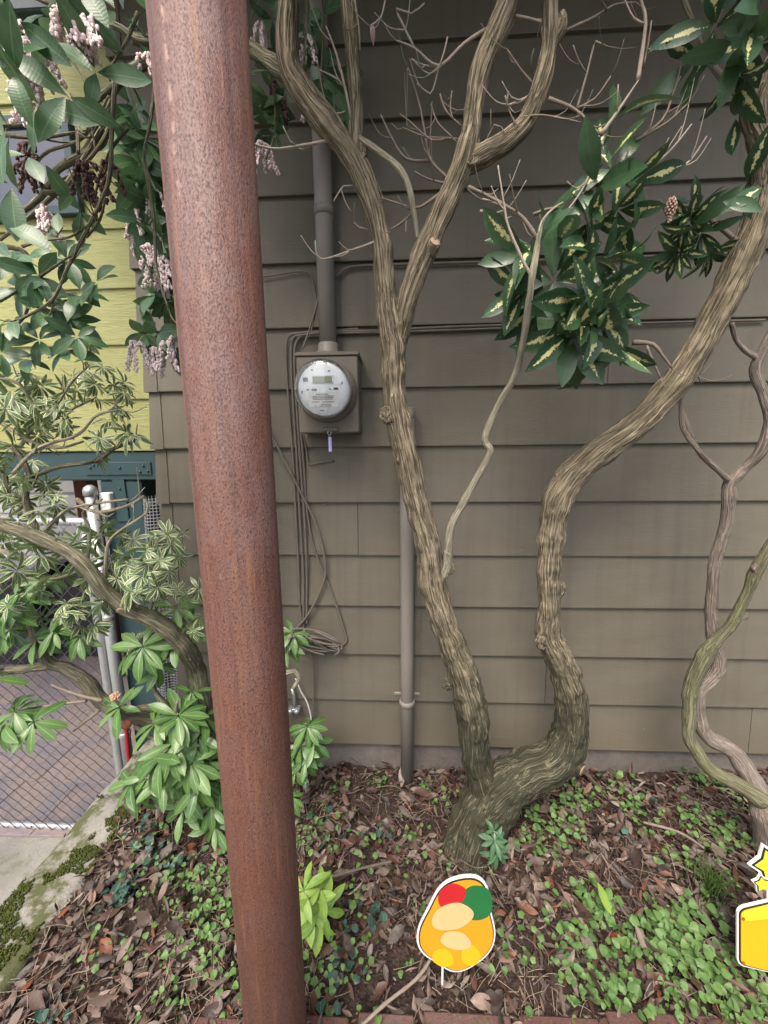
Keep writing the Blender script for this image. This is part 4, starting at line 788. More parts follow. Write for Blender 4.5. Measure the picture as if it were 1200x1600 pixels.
stem('branch', [(1186, 560, 12, 1.045), (1165, 548, 9, 1.04), (1150, 530, 8, 1.035), (1143, 505, 8, 1.02)], BARK_G, rs, n=12, amp=0.0004)
for (px, py, Y, r) in ((1137, 819, 1.085, .013), (1117, 890, 1.10, .011), (1163, 962, 1.05, .012), (1182, 888, 1.025, .014)): knot(px, py, Y, r, rs, BARK_G)

# ------------------------------------------------------------------ pieris at the upper left, its stem rising behind the pole
rg = random.Random(33)
pb_ = on_z(400, 1262, 0.03)
pie = empty('pieris_shrub', (pb_.x, 1.12, 0)); tag(pie, 'tall dark green pieris with hanging pink white flower clusters at upper left', 'shrub')
stem('trunk', [(404, 1275, 40, 1.10), (398, 1150, 34, 1.12), (385, 950, 30, 1.14), (372, 700, 28, 1.12), (352, 450, 28, 1.08), (330, 250, 26, 1.03), (300, 150, 24, 1.0), (262, 95, 20, .96), (215, 105, 17, .90), (180, 135, 15, .86), (165, 175, 14, .84), (150, 205, 12, .82)], BARK_S, pie, n=26, amp=0.0012)
for pts, w0 in (([(240, 68), (215, 62), (190, 45), (150, 30), (90, 10), (20, -20)], 12), ([(185, 130), (130, 170), (90, 185), (20, 195), (-40, 190)], 10), ([(165, 175), (135, 235), (90, 265), (70, 300), (35, 330), (-20, 355)], 12), ([(160, 200), (130, 250), (100, 290), (50, 335), (0, 375)], 8), ([(70, 300), (95, 300), (125, 265), (165, 215), (175, 180)], 8),
    ([(110, 150), (120, 180), (122, 240)], 9), ([(180, 130), (175, 200), (172, 270), (160, 310), (130, 370), (105, 420), (80, 470), (30, 500)], 7), ([(200, 200), (170, 240), (150, 300), (152, 340)], 5), ([(0, 385), (40, 395), (45, 440), (40, 490), (0, 530)], 8), ([(35, 385), (70, 375), (110, 370), (140, 350)], 5), ([(245, 110), (235, 190), (225, 250), (245, 300)], 6), ([(225, 250), (240, 340), (245, 420), (262, 480)], 6), ([(262, 480), (270, 500), (285, 510)], 4), ([(205, 130), (215, 150), (222, 165)], 3), ([(0, 210), (60, 215), (130, 205)], 7), ([(30, 290), (70, 240), (130, 215), (170, 150)], 6), ([(135, 370), (155, 345), (165, 310)], 5), ([(0, 470), (50, 440), (95, 410), (110, 400)], 6), ([(215, 20), (200, 60), (170, 110)], 6), ([(100, 80), (130, 120), (140, 160)], 6)):
    twig(pie, BARK_S, pts, .80 + rg.uniform(-.06, .06), w0, w0 * .55, rg.uniform(-.08, .06), 'branch', 2, rg)
for pts in ([(400, 100), (425, 130), (430, 200), (415, 250)], [(480, -40), (478, 60), (470, 130)], [(500, -40), (505, 50), (500, 140)]): twig(pie, BARK_S, pts, 1.05, 5, 3, 0, 'branch', 3, rg)
fo = Foliage('leaf', L_PIE, T_BROAD)
for (px, py, Y, n, L) in ((25, 30, .60, 7, 95), (75, 65, .62, 6, 92), (20, 110, .58, 6, 95), (105, 150, .62, 5, 95), (70, 20, .66, 7, 85), (150, 110, .66, 5, 80), (10, 200, .58, 5, 95), (60, 165, .62, 5, 85), (195, 85, .70, 3, 85), (135, 20, .72, 6, 70), (180, 15, .75, 6, 60), (215, 40, .85, 6, 55), (15, 290, .60, 4, 90), (8, 350, .6, 4, 85), (40, 240, .70, 5, 70), (30, -40, .6, 8, 95), (120, -40, .65, 8, 90), (200, -40, .75, 8, 70), (-30, 60, .6, 8, 90), (-30, 150, .6, 7, 90), (125, 330, .78, 5, 60), (90, 330, .75, 4, 60)):
    fo.rosette(at(px, py, Y), (rg.uniform(-.4, .4), -.55, rg.uniform(-.3, .5)), max(2, int(n * .6)), L * .86 * mpx(px, py, Y), rg, (50, 110), .35)
for (px, py, Y, n, L) in ((212, 195, .93, 8, 48), (228, 215, .92, 8, 50), (222, 250, .94, 8, 52), (245, 275, .95, 8, 50), (215, 290, .93, 7, 46), (240, 320, .95, 8, 48), (225, 345, .94, 6, 46), (250, 375, .95, 7, 48), (255, 440, .95, 8, 52), (240, 455, .94, 7, 50), (270, 470, .96, 8, 50), (245, 520, .95, 6, 50), (270, 540, .95, 7, 48), (225, 520, .94, 4, 40), (275, 400, .97, 6, 50), (260, 320, .97, 6, 50), (200, 230, .92, 4, 40), (210, 165, .92, 5, 45), (275, 350, .98, 6, 48),
    (425, 160, 1.10, 6, 42), (440, 145, 1.12, 6, 40), (420, 200, 1.10, 6, 42), (410, 170, 1.08, 6, 42), (480, 40, 1.14, 6, 45), (495, 80, 1.15, 6, 45), (515, 130, 1.16, 6, 45), (505, 20, 1.14, 6, 45), (530, 110, 1.18, 5, 45), (425, 30, 1.1, 6, 45), (410, -10, 1.1, 6, 45), (530, 160, 1.18, 5, 40)):
    fo.rosette(at(px, py, Y), (rg.uniform(-.3, .3), -.45, rg.uniform(-.6, .4)), n, L * mpx(px, py, Y), rg, (40, 105), .45)
for (px, py, Y, n, L) in ((105, 405, .80, 9, 58), (150, 440, .80, 7, 52), (125, 460, .82, 9, 58), (60, 430, .78, 8, 62), (30, 450, .78, 9, 62), (75, 480, .80, 9, 60), (110, 500, .82, 8, 58), (20, 500, .78, 8, 62), (60, 530, .80, 8, 58), (100, 545, .82, 7, 58), (15, 400, .78, 6, 60), (0, 550, .78, 8, 60), (90, 400, .84, 5, 50), (120, 525, .8, 6, 52), (40, 560, .82, 7, 55)):
    fo.rosette(at(px, py, Y), (rg.uniform(-.2, .5), -.5, rg.uniform(.0, .6)), max(3, int(n * .95)), L * .80 * mpx(px, py, Y), rg, (55, 110), .35)
for (px, py, Y, n, L) in ((380, 120, 1.0, 6, 42), (300, 20, 1.0, 8, 50), (250, -60, .9, 8, 60), (60, -120, .65, 9, 90), (180, -130, .7, 9, 80), (340, -100, .95, 9, 55)):
    fo.rosette(at(px, py, Y), (0, -.5, .5), n, L * mpx(px, py, Y), rg, (50, 110), .35)
fo.finish(pie)
def panicle(px, py, Y, strands, Lpx, mat=FLO, bell=0.0037, wide=1.0):
    c = at(px, py, Y); b = MB(); m = pxm(c)
    for k in range(strands):
        a = rg.uniform(0, 6.28); o = rg.uniform(0.2, 1) * wide; d = Vector((math.cos(a) * o * .6, math.sin(a) * o * .4, -1)); L = Lpx * m * rg.uniform(.6, 1.1)
        n = int(L / (bell * 1.25)) + 3; P = [c + d * (L * i / n) + Vector((0, 0, .012 * o * math.sin(math.pi * min(1, 1.6 * i / n)))) + Vector((math.cos(a), math.sin(a), 0)) * .01 * o for i in range(n + 1)]
        b.tube(P, 0.0009, 4, 0.1, None, False)
        for i, p in enumerate(P):
            for s in range(2):
                ba = rg.uniform(0, 6.28); q = p + Vector((math.cos(ba), math.sin(ba), -.2)) * bell * .95; z = bell * rg.uniform(.75, 1.15)
                b.lathe([(z * .25, z * .9), (z * .75, z * .45), (z * .8, -.1 * z), (z * .5, -z * .75), (z * .55, -z * .95)], q, (rg.uniform(-.3, .3), rg.uniform(-.3, .3), 1), 6)
    o = b.build('flower_cluster' if mat is FLO else 'seed_head', mat, pie); o['kind'] = 'stuff'
for a in ((35, 70, .66, 7, 75), (55, 120, .68, 6, 65), (25, 40, .66, 6, 60), (95, 20, .64, 6, 45), (120, 38, .64, 7, 38), (140, 45, .64, 5, 30), (60, 60, .67, 5, 60), (40, 110, .70, 5, 60), (235, 385, .93, 6, 45), (250, 405, .93, 6, 45), (225, 360, .95, 4, 40), (215, 535, .93, 5, 60), (262, 535, .93, 5, 45), (240, 545, .94, 4, 40), (275, 528, .94, 4, 40), (212, 330, .95, 4, 40), (410, 225, 1.08, 5, 40), (398, 235, 1.08, 4, 35), (480, 60, 1.14, 5, 45), (488, 150, 1.15, 4, 40), (225, 85, .84, 3, 30), (235, 290, .94, 4, 40), (70, 330, .8, 5, 40), (410, 40, 1.1, 5, 50), (245, 410, .92, 5, 42)): panicle(*a)
for a in ((50, 230, .74, 5, 55), (135, 255, .76, 4, 55), (170, 255, .78, 2, 40), (130, 270, .76, 4, 50), (425, 130, 1.09, 3, 40), (443, 160, 1.09, 3, 35), (45, 260, .76, 4, 40)): panicle(*a, mat=FLOB, bell=.0034)

# ------------------------------------------------------------------ white margined shrub at the middle left
rg = random.Random(44)
vb = on_z(345, 1245, 0.02)
var = empty('variegated_shrub', (vb.x, 1.12, 0)); tag(var, 'shrub of small leaves edged with white on a crooked limb at left', 'shrub')
stem('trunk', [(348, 1265, 46, 1.11), (345, 1200, 40, 1.11), (330, 1140, 36, 1.11), (312, 1085, 35, 1.10), (305, 1045, 33, 1.10), (287, 1008, 31, 1.03), (245, 972, 27, .99), (195, 948, 26, .96), (165, 925, 25, .94), (135, 888, 24, .93), (105, 862, 23, .93), (60, 840, 21, .93), (15, 825, 20, .93), (-60, 800, 22, .93)], BARK_S, var, n=32, amp=0.0014)
knot(185, 948, .95, .015, var, BARK_S); q = at(192, 952, .94); MB().lathe([(.010, 0), (.009, .002), (.003, .0005)], q + Vector((0, -.008, 0)), (.3, -.8, -.5), 16).build('cut_face', CUT, var)
for pts, w0 in (([(60, 838), (40, 780), (45, 740), (20, 700), (-10, 690)], 11), ([(40, 750), (90, 730), (150, 720), (180, 700), (210, 690)], 8), ([(15, 770), (0, 720), (-20, 650)], 8), ([(135, 885), (140, 830), (130, 800), (160, 780)], 6), ([(165, 925), (165, 880), (175, 840), (230, 800), (225, 780)], 6), ([(230, 965), (240, 920), (238, 860), (260, 840)], 6), ([(60, 840), (100, 800), (130, 790), (200, 780)], 7), ([(0, 860), (60, 880), (110, 870)], 7), ([(20, 900), (80, 905), (140, 885)], 6), ([(30, 700), (60, 660), (110, 640), (150, 620)], 6), ([(80, 650), (110, 600), (140, 570)], 5), ([(20, 740), (60, 700), (120, 680), (150, 650), (185, 640)], 6), ([(120, 780), (150, 800), (200, 790), (225, 775)], 7), ([(55, 640), (30, 600), (-10, 590)], 6), ([(0, 660), (50, 690), (90, 700), (130, 690)], 6)):
    twig(var, BARK_L if w0 < 8 else BARK_S, pts, 1.0 + rg.uniform(-.05, .04), w0, w0 * .55, rg.uniform(-.05, .03), 'branch', 3, rg)
fo = Foliage('leaf', L_MAR, T_MAR)
spots = [(60, 600, 36), (20, 620, 44), (90, 640, 40), (130, 560, 28), (160, 575, 26), (150, 620, 30), (190, 640, 30), (130, 655, 32), (60, 680, 38), (20, 700, 40), (160, 690, 36), (205, 680, 36), (120, 700, 34), (30, 660, 40), (50, 720, 34), (180, 600, 26), (110, 590, 28), (160, 715, 36), (190, 705, 36), (115, 750, 32), (100, 670, 30), (60, 650, 36), (215, 700, 30), (140, 540, 26), (120, 610, 28), (80, 700, 34), (10, 640, 40), (170, 655, 28), (40, 780, 34), (15, 790, 34), (65, 800, 34), (30, 815, 30), (155, 838, 44), (125, 850, 38), (180, 850, 36), (205, 840, 34), (240, 838, 30), (270, 845, 30), (285, 835, 26), (200, 880, 34), (225, 895, 34), (250, 875, 30), (135, 920, 34), (160, 945, 34), (110, 950, 34), (120, 975, 32), (150, 975, 30), (290, 930, 32), (310, 925, 30), (315, 960, 30), (300, 985, 26), (60, 870, 34), (20, 860, 36), (90, 850, 30), (30, 890, 34), (215, 925, 32), (240, 930, 32), (265, 890, 28), (100, 905, 30), (180, 905, 32), (185, 790, 26), (90, 780, 30), (70, 755, 30), (-10, 700, 36), (-10, 760, 36), (-10, 620, 40), (225, 860, 30), (170, 870, 32), (255, 915, 30), (210, 1000, 30), (235, 880, 30), (280, 870, 28), (145, 880, 30), (120, 880, 30), (165, 820, 32), (75, 620, 36), (45, 640, 36), (110, 725, 34), (140, 725, 34)]
spots += [(rg.uniform(-10, 200), rg.uniform(560, 690), rg.uniform(24, 36)) for _ in range(22)] + [(rg.uniform(0, 310), rg.uniform(835, 970), rg.uniform(24, 36)) for _ in range(26)] + [(rg.uniform(-10, 95), rg.uniform(700, 840), rg.uniform(24, 34)) for _ in range(14)]
for (px, py, L) in spots:
    if 100 < px and 695 < py < 832 and not 150 < px < 170: continue
    if rg.random() < .04: continue
    Y = 1.0 + rg.uniform(-.07, .09); fo.rosette(at(px + rg.uniform(-4, 4), py + rg.uniform(-4, 4), Y), (rg.uniform(-.8, .8), rg.uniform(-.6, .1), rg.uniform(-.1, .9)), rg.randint(9, 16), L * rg.uniform(.68, .92) * mpx(px, py, Y), rg, (50, 115), .35)
fo.finish(var)

# ------------------------------------------------------------------ rhododendron at the lower left
rg = random.Random(55)
rho = empty('rhododendron', (vb.x + .03, 1.08, 0)); tag(rho, 'rhododendron with whorls of long fresh green leaves at lower left', 'shrub')
stem('trunk', [(372, 1265, 34, 1.08), (352, 1170, 34, 1.09), (318, 1138, 30, 1.09), (270, 1128, 27, 1.08), (205, 1117, 25, 1.06), (160, 1095, 23, 1.05), (135, 1065, 22, 1.04), (105, 1045, 19, 1.03), (75, 1035, 18, 1.02), (58, 1005, 14, 1.01), (45, 965, 11, 1.0), (40, 930, 9, 1.0)], BARK_S, rho, n=28, amp=0.0012)
for pts, w0, Y in (([(80, 1038), (40, 1045), (0, 1050), (-50, 1065)], 16, 1.02), ([(270, 1110), (230, 1105), (200, 1112)], 16, 1.05), ([(265, 1105), (245, 1085), (237, 1062), (230, 1040)], 9, 1.04), ([(135, 1095), (95, 1100), (45, 1108), (0, 1120)], 5, 1.0), ([(160, 1095), (120, 1085), (80, 1070)], 6, 1.0), ([(155, 1110), (130, 1130), (115, 1142)], 6, 1.03), ([(330, 1140), (290, 1150), (262, 1165), (235, 1185)], 10, 1.03), ([(330, 1150), (310, 1190), (300, 1215)], 9, 1.02), ([(280, 1125), (275, 1110), (278, 1095)], 7, 1.0), ([(210, 1135), (240, 1155), (250, 1165)], 6, 1.02), ([(200, 1112), (180, 1105), (170, 1098)], 8, 1.03), ([(300, 1160), (250, 1195), (200, 1215)], 7, 1.02)):
    twig(rho, BARK_S if w0 > 7 else TWIGR, pts, Y, w0, w0 * .6, -.02, 'branch', 0, rg)
fo = Foliage('leaf', L_RHO, T_RHO)
for (px, py, Y, n, L, ax) in ((222, 1010, 1.00, 13, 72, (.0, -.6, .7)), (30, 925, .98, 9, 60, (0, -.5, .7)), (8, 955, .97, 9, 62, (-.2, -.5, .6)), (70, 905, 1.0, 8, 52, (.2, -.5, .6)), (85, 985, 1.0, 9, 52, (.1, -.5, .6)), (125, 995, 1.01, 9, 50, (.2, -.5, .6)), (55, 1000, 1.0, 8, 52, (-.2, -.5, .5)), (275, 950, 1.03, 9, 48, (.1, -.5, .7)), (295, 975, 1.04, 8, 46, (.2, -.5, .6)), (270, 1000, 1.04, 8, 46, (0, -.5, .4)),
    (22, 1112, .93, 9, 64, (.1, -.5, .7)), (52, 1128, .92, 7, 60, (.3, -.5, .6)), (5, 1130, .92, 8, 62, (-.2, -.5, .5)), (-20, 1060, .95, 8, 60, (0, -.5, .7)), (278, 1118, .98, 11, 66, (.1, -.5, .85)), (272, 1160, .97, 12, 70, (0, -.6, .7)), (252, 1180, .96, 10, 66, (-.3, -.6, .6)), (298, 1192, .96, 11, 70, (.2, -.6, .6)), (205, 1222, .97, 11, 60, (-.3, -.5, .7)), (230, 1215, .97, 9, 58, (0, -.5, .7)), (310, 1225, .98, 11, 68, (.1, -.5, .5)), (325, 1190, 1.0, 9, 62, (.4, -.5, .5)), (290, 1235, .99, 8, 60, (-.2, -.5, .4)), (330, 1260, 1.0, 9, 56, (.1, -.5, .5)), (345, 1230, 1.02, 9, 56, (.3, -.5, .5)), (185, 1105, 1.0, 8, 52, (-.1, -.5, .6)), (310, 1150, 1.0, 8, 56, (.3, -.4, .8)), (285, 1120, .99, 6, 60, (.4, -.3, 1)), (300, 1080, 1.05, 5, 44, (.3, -.3, .9)),
    (15, 985, 1.0, 8, 56, (.3, -.4, .6)), (100, 945, 1.03, 8, 50, (.2, -.3, .8)), (40, 900, 1.02, 8, 54, (-.3, -.4, .6)), (250, 1040, 1.04, 7, 50, (.5, -.4, .4)), (200, 1020, 1.03, 7, 52, (-.5, -.4, .4)), (240, 1130, 1.0, 7, 56, (-.4, -.3, .8)), (260, 1215, .98, 9, 60, (0, -.3, .9)), (285, 1265, 1.0, 8, 54, (-.1, -.5, .4)), (215, 1240, .99, 8, 50, (-.4, -.5, .3)), (335, 1290, 1.0, 8, 50, (.1, -.5, .4)), (320, 1120, 1.03, 7, 50, (.5, -.3, .7)), (458, 990, 1.13, 8, 40, (.2, -.5, .7)), (448, 1005, 1.13, 8, 44, (-.2, -.5, .5)), (480, 1135, 1.12, 10, 48, (.1, -.5, .8)), (492, 1160, 1.11, 10, 50, (.3, -.5, .6)), (470, 1165, 1.11, 9, 48, (-.2, -.5, .6)), (478, 1185, 1.10, 9, 46, (0, -.5, .5)), (462, 1205, 1.08, 8, 42, (0, -.5, .5)), (455, 1245, 1.05, 8, 40, (-.1, -.5, .6))):
    fo.rosette(at(px, py, Y), ax, n + 1, L * rg.uniform(.70, .84) * mpx(px, py, Y), rg, (60, 122), .30)
fo.finish(rho)
for pts in ([(440, 1060), (450, 1050), (460, 1048), (468, 1060), (458, 1075)], [(425, 1170), (455, 1168), (480, 1160)], [(430, 1010), (445, 1005), (455, 992)], [(440, 1210), (455, 1200), (470, 1180)], [(430, 1250), (455, 1246)]): twig(rho, BARK_L, pts, 1.12, 9, 6, -.01, 'branch', 0, rg)
b = MB(); c = at(180, 1088, .985)
for k in range(90):
    d = Vector((rg.gauss(0, 1), rg.gauss(0, 1), rg.gauss(0, .8))).normalized(); q = c + d * .014 * rg.uniform(.5, 1.1); b.tube([c + d * .004, q], [.0012, .0022], 4, 1, None, False)
b.build('faded_bloom', plain('faded peach bloom', (.55, .33, .22), .7, .2, 0, .3, 90), rho)['kind'] = 'stuff'
c = at(198, 1132, .99); MB().lathe([(.006, -.008), (.013, -.004), (.014, .004), (.007, .010)], c, (.2, -.8, .4), 14).build('cut_face', plain('rust brown cut', (.22, .08, .045), .8, .2), rho)
c = at(178, 962, 1.03)

# small seedlings
def seedling(name, label, px, py, z, spec, mat, tpl, twigm, size_px):
    base = on_z(px, py, z); r = empty(name, base); tag(r, label, 'seedling'); f = Foliage('leaf', mat, tpl)
    for (dx, dy, dz, n, k, ax) in spec:
        c = base + Vector((dx, dy, dz)); MB().tube([base + Vector((0, 0, -.02)), base + Vector((dx * .4, dy * .4, dz * .6)), c], [.0035, .003, .002], 6, .01).build('stem', twigm, r)
        f.rosette(c, ax, n, size_px * k * pxm(c), rg, (60, 105), .15)
    f.finish(r)
seedling('lime_seedling', 'lime green leafy seedling growing right beside the rusty pole', 488, 1440, 0.0, ((-.01, 0, .07, 9, .9, (-.1, -.5, .8)), (.03, -.01, .055, 9, .9, (.4, -.6, .6)), (.005, -.02, .035, 9, .95, (0, -.7, .5)), (-.02, 0, .10, 8, .8, (-.2, -.4, .9)), (.025, .01, .10, 7, .75, (.3, -.3, .9))), L_LIM, T_RHO, TWIGR, 52)
seedling('trunk_seedling', 'small blue green seedling growing against the foot of the corky tree', 768, 1330, 0.02, ((0, -.03, .075, 11, 1, (0, -.7, .5)), (.008, -.035, .035, 10, 1, (.1, -.8, .3)), (-.004, -.03, .11, 6, .7, (0, -.4, .9))), L_BLU, T_LAN, TWIGR, 25)

# ================================================================== ground litter and cover
rg = random.Random(66)
TL = [leaf_tpl(w_, f_, d_, 1.0, wd_, tw_, 6, cu_) for (w_, f_, d_, wd_, tw_, cu_) in ((.36, .35, .25, .52, .4, .3), (.30, .8, -.2, .55, -.5, .2), (.46, .2, .35, .5, .3, .5), (.26, .6, .3, .6, .6, .1), (.40, -.4, .15, .5, -.4, .4), (.52, .5, -.3, .5, .5, .5), (.22, 1.0, .1, .5, .2, .1))]
def dens(x, y, s=3.0, o=0): return noise.noise(Vector((x * s, y * s, o)))
items = []
for _ in range(15000):
    x = rg.uniform(-.95, 1.75); y = rg.uniform(.58, 1.30)
    if dens(x, y, 5, 3) < -0.15 and rg.random() < .75: continue
    if (x - .36) ** 2 + (y - 1.22) ** 2 < .008 and rg.random() < .85: continue
    L = rg.choice((.012, .018, .024, .03, .036, .042, .05)) * rg.uniform(.8, 1.2); a = rg.uniform(0, 6.28)
    z = bed_h(x, y) + rg.uniform(.002, .018); d = Vector((math.cos(a), math.sin(a), rg.gauss(0, .32))); nr = Vector((rg.gauss(0, .55), rg.gauss(0, .55), rg.choice((1, 1, 1, -1))))
    items.append((rg.randrange(len(TL)), leaf_mat((x, y, z), d, nr, L)))
for _ in range(7000):
    x = rg.uniform(-.95, 1.3); y = rg.uniform(.60, 1.29); a = rg.uniform(0, 6.28)
    items.append((rg.randrange(len(TL)), leaf_mat((x, y, bed_h(x, y) + rg.uniform(.001, .016)), (math.cos(a), math.sin(a), rg.gauss(0, .4)), (rg.gauss(0, .6), rg.gauss(0, .6), 1), rg.uniform(.005, .013))))
# big clear ones on top of the rest
big = []
for _ in range(300):
    x = rg.uniform(-.9, 1.15); y = .62 + .62 * rg.random() ** 1.4; L = rg.uniform(.034, .066); a = rg.uniform(0, 6.28)
    z = bed_h(x, y) + rg.uniform(.014, .028); d = Vector((math.cos(a), math.sin(a), rg.gauss(0, .2))); nr = Vector((rg.gauss(0, .35), rg.gauss(-.15, .35), rg.choice((1, 1, 1, -1))))
    big.append((rg.randrange(len(TL)), leaf_mat((x, y, z), d, nr, L)))
tag(link('leaf_litter', merge('leaf_litter', TL, items, LIT)), 'brown dry fallen leaves covering the soil of the bed', 'leaf litter', kind='stuff')
lm = [mesh('fallen_leaf', V, Fc, LIT, True, UV) for (V, Fc, UV) in TL]
for k, M in big: link('fallen_leaf', lm[k], bed, M)
# dry stalks and needles
b = MB()
for _ in range(1800):
    x = rg.uniform(-.92, 1.3); y = rg.uniform(.6, 1.28)
    if dens(x, y, 3.5, 9) < -.05: continue
    a = rg.uniform(0, 6.28); L = rg.uniform(.02, .09); z = bed_h(x, y) + rg.uniform(.008, .024); d = Vector((math.cos(a), math.sin(a), rg.gauss(0, .15))) * L; bend = Vector((rg.gauss(0, .09), rg.gauss(0, .09), rg.uniform(0, .08))) * L
    b.tube([(x, y, z), Vector((x, y, z)) + d * .5 + bend, Vector((x, y, z)) + d], rg.uniform(.0004, .0009), 3, .012, None, True, False)
tag(b.build('dry_stalks', plain('straw', (.30, .24, .18), .8, .2, 0, .5, 20)), 'thin dry stalks strewn among the fallen leaves', 'stalks', kind='stuff')
for (pts, w_, lab) in (([(555, 1612), (600, 1570), (650, 1530), (672, 1500)], 5, 'long thin fallen stick slanting beside the cut out sign'), ([(520, 1370), (560, 1358), (612, 1346)], 4, 'thin fallen stick lying left of the tree foot'), ([(1005, 1285), (1060, 1300), (1100, 1325)], 4, 'fallen stick lying among clover at right')):
    P = [on_z(x, y, .03 + .01 * i) for i, (x, y) in enumerate(pts)]; tag(MB().tube(P, [w_ * .5 * pxm(p) for p in P], 8, .01, lambda p, a, r, L: .2 * r * noise.noise(p * 60)).build('fallen_stick', TWIGD if 'left' in lab else TWIGR, None, True), lab, 'stick')
# ground cover: rounded leaves on thin stalks in patches
def round_tpl(n=12, lob=3, cup=.15, fold=.0):
    V = [(0.10, 0, 0)]; UV = [(.5, .1)]
    for i in range(n + 1):
        a = -math.pi + .45 + (2 * math.pi - .9) * i / n; r = .5 * (1 + .13 * math.cos(lob * a)); y = r * math.sin(a); V.append((.5 + r * math.cos(a), y, cup * (r * r) * (1 + .7 * math.sin(2 * a)) + fold * abs(y))); UV.append((.5 + .49 * math.sin(a), .5 + .5 * math.cos(a)))
    return np.array(V, float), [(0, i, i + 1) for i in range(1, n + 1)], np.array(UV)
TC = [round_tpl(12, lb, c_, f_) for lb, c_, f_ in ((3, .35, .25), (5, -.4, .1), (3, .6, .5), (5, .2, -.35), (3, -.2, .4))]
cov = []; ivy = []; stl = MB()
def clump(x, y, n, spread, Lm, dest, hmax):
    for _ in range(n):
        xx, yy = x + rg.gauss(0, spread), y + rg.gauss(0, spread)
        if not (-.92 < xx < 1.8 and .60 < yy < 1.285): continue
        if (xx - .30) ** 2 + (yy - 1.07) ** 2 < .006: continue
        h = bed_h(xx, yy); z = h + rg.uniform(.012, hmax); a = rg.uniform(0, 6.28); L = Lm * rg.uniform(.45, 1.25)
        d = Vector((math.cos(a), math.sin(a), rg.gauss(-.05, .2))); nr = Vector((rg.gauss(0, .42), rg.gauss(-.2, .42), 1)); dest.append((rg.randrange(5), leaf_mat((xx, yy, z), d, nr, L)))
        if rg.random() < .35: stl.tube([(xx + rg.gauss(0, .008), yy + rg.gauss(0, .008), h), (xx, yy, z)], .0006, 3, 1, None, False, False)
def gp_(px, py): return on_z(px, py, 0.02)
for (px, py, n, sp, L) in ((960, 1200, 46, .045, .020), (1000, 1180, 30, .045, .018), (905, 1250, 40, .04, .020), (880, 1285, 40, .04, .020), (840, 1290, 34, .035, .019), (815, 1310, 22, .03, .018), (985, 1260, 36, .04, .020), (1060, 1200, 34, .04, .021), (1100, 1220, 34, .045, .020), (1130, 1230, 24, .04, .02), (1180, 1190, 30, .05, .02), (1110, 1300, 44, .045, .021), (1145, 1310, 30, .03, .021), (1060, 1330, 20, .04, .018), (925, 1400, 34, .03, .024), (900, 1440, 24, .035, .022), (960, 1435, 26, .035, .021), (1040, 1440, 60, .035, .025), (1080, 1445, 46, .035, .025), (1060, 1475, 44, .04, .023), (1010, 1465, 24, .03, .023), (1110, 1420, 24, .03, .022), (1100, 1510, 34, .05, .021), (1060, 1540, 36, .05, .021), (970, 1520, 30, .04, .021), (930, 1530, 24, .03, .021), (1000, 1570, 26, .05, .021), (1150, 1540, 30, .05, .021), (1190, 1560, 24, .05, .021), (1150, 1580, 22, .05, .02), (890, 1560, 14, .05, .019), (860, 1500, 8, .05, .018),
    (335, 1370, 26, .04, .017), (290, 1400, 26, .05, .017), (320, 1420, 26, .04, .017), (250, 1350, 22, .05, .016), (240, 1310, 20, .05, .016), (300, 1460, 22, .05, .017), (340, 1440, 22, .03, .018), (280, 1500, 14, .05, .017), (330, 1510, 16, .05, .017), (250, 1560, 18, .05, .017), (210, 1380, 14, .05, .015), (150, 1480, 10, .05, .015), (140, 1560, 10, .05, .016), (350, 1340, 16, .03, .016), (380, 1520, 16, .04, .017), (480, 1300, 14, .04, .015), (520, 1300, 14, .03, .015), (580, 1300, 10, .03, .016), (650, 1295, 10, .03, .018), (590, 1225, 8, .02, .018), (640, 1340, 6, .03, .018), (550, 1390, 8, .03, .02), (520, 1500, 9, .03, .018), (505, 1520, 8, .03, .017), (560, 1480, 6, .03, .017), (700, 1260, 5, .02, .018), (480, 1440, 8, .03, .018), (790, 1480, 6, .04, .018), (820, 1470, 5, .03, .02), (510, 1230, 8, .03, .015)):
    c = gp_(px, py); clump(c.x, c.y, int(n * (1.15 if px > 800 else .9)), sp * .9, L * .85, cov, .045)
for _ in range(130): clump(rg.uniform(-.85, 1.2), rg.uniform(.62, 1.25), 4, .02, .015, cov, .03)
for (px, py, n) in ((240, 1330, 16), (270, 1345, 12), (195, 1385, 18), (180, 1400, 12), (540, 1510, 8), (560, 1450, 6), (220, 1290, 12), (580, 1440, 6), (940, 1190, 5), (1010, 1255, 3), (970, 1310, 3), (90, 1560, 10), (520, 1290, 8), (600, 1300, 6)):
    c = gp_(px, py); clump(c.x, c.y, n, .025, .021, ivy, .035)
tag(link('ground_cover', merge('ground_cover', TC, cov, L_COV)), 'patches of low round leaved green ground cover in the bed', 'ground cover', kind='stuff')
tag(link('dark_ivy', merge('dark_ivy', TC, ivy, L_IVY)), 'dark blue green creeping leaves scattered over the litter', 'ground cover', kind='stuff')
tag(stl.build('cover_stalks', L_COV), 'thin green stalks of the ground cover', 'stalks', kind='stuff')
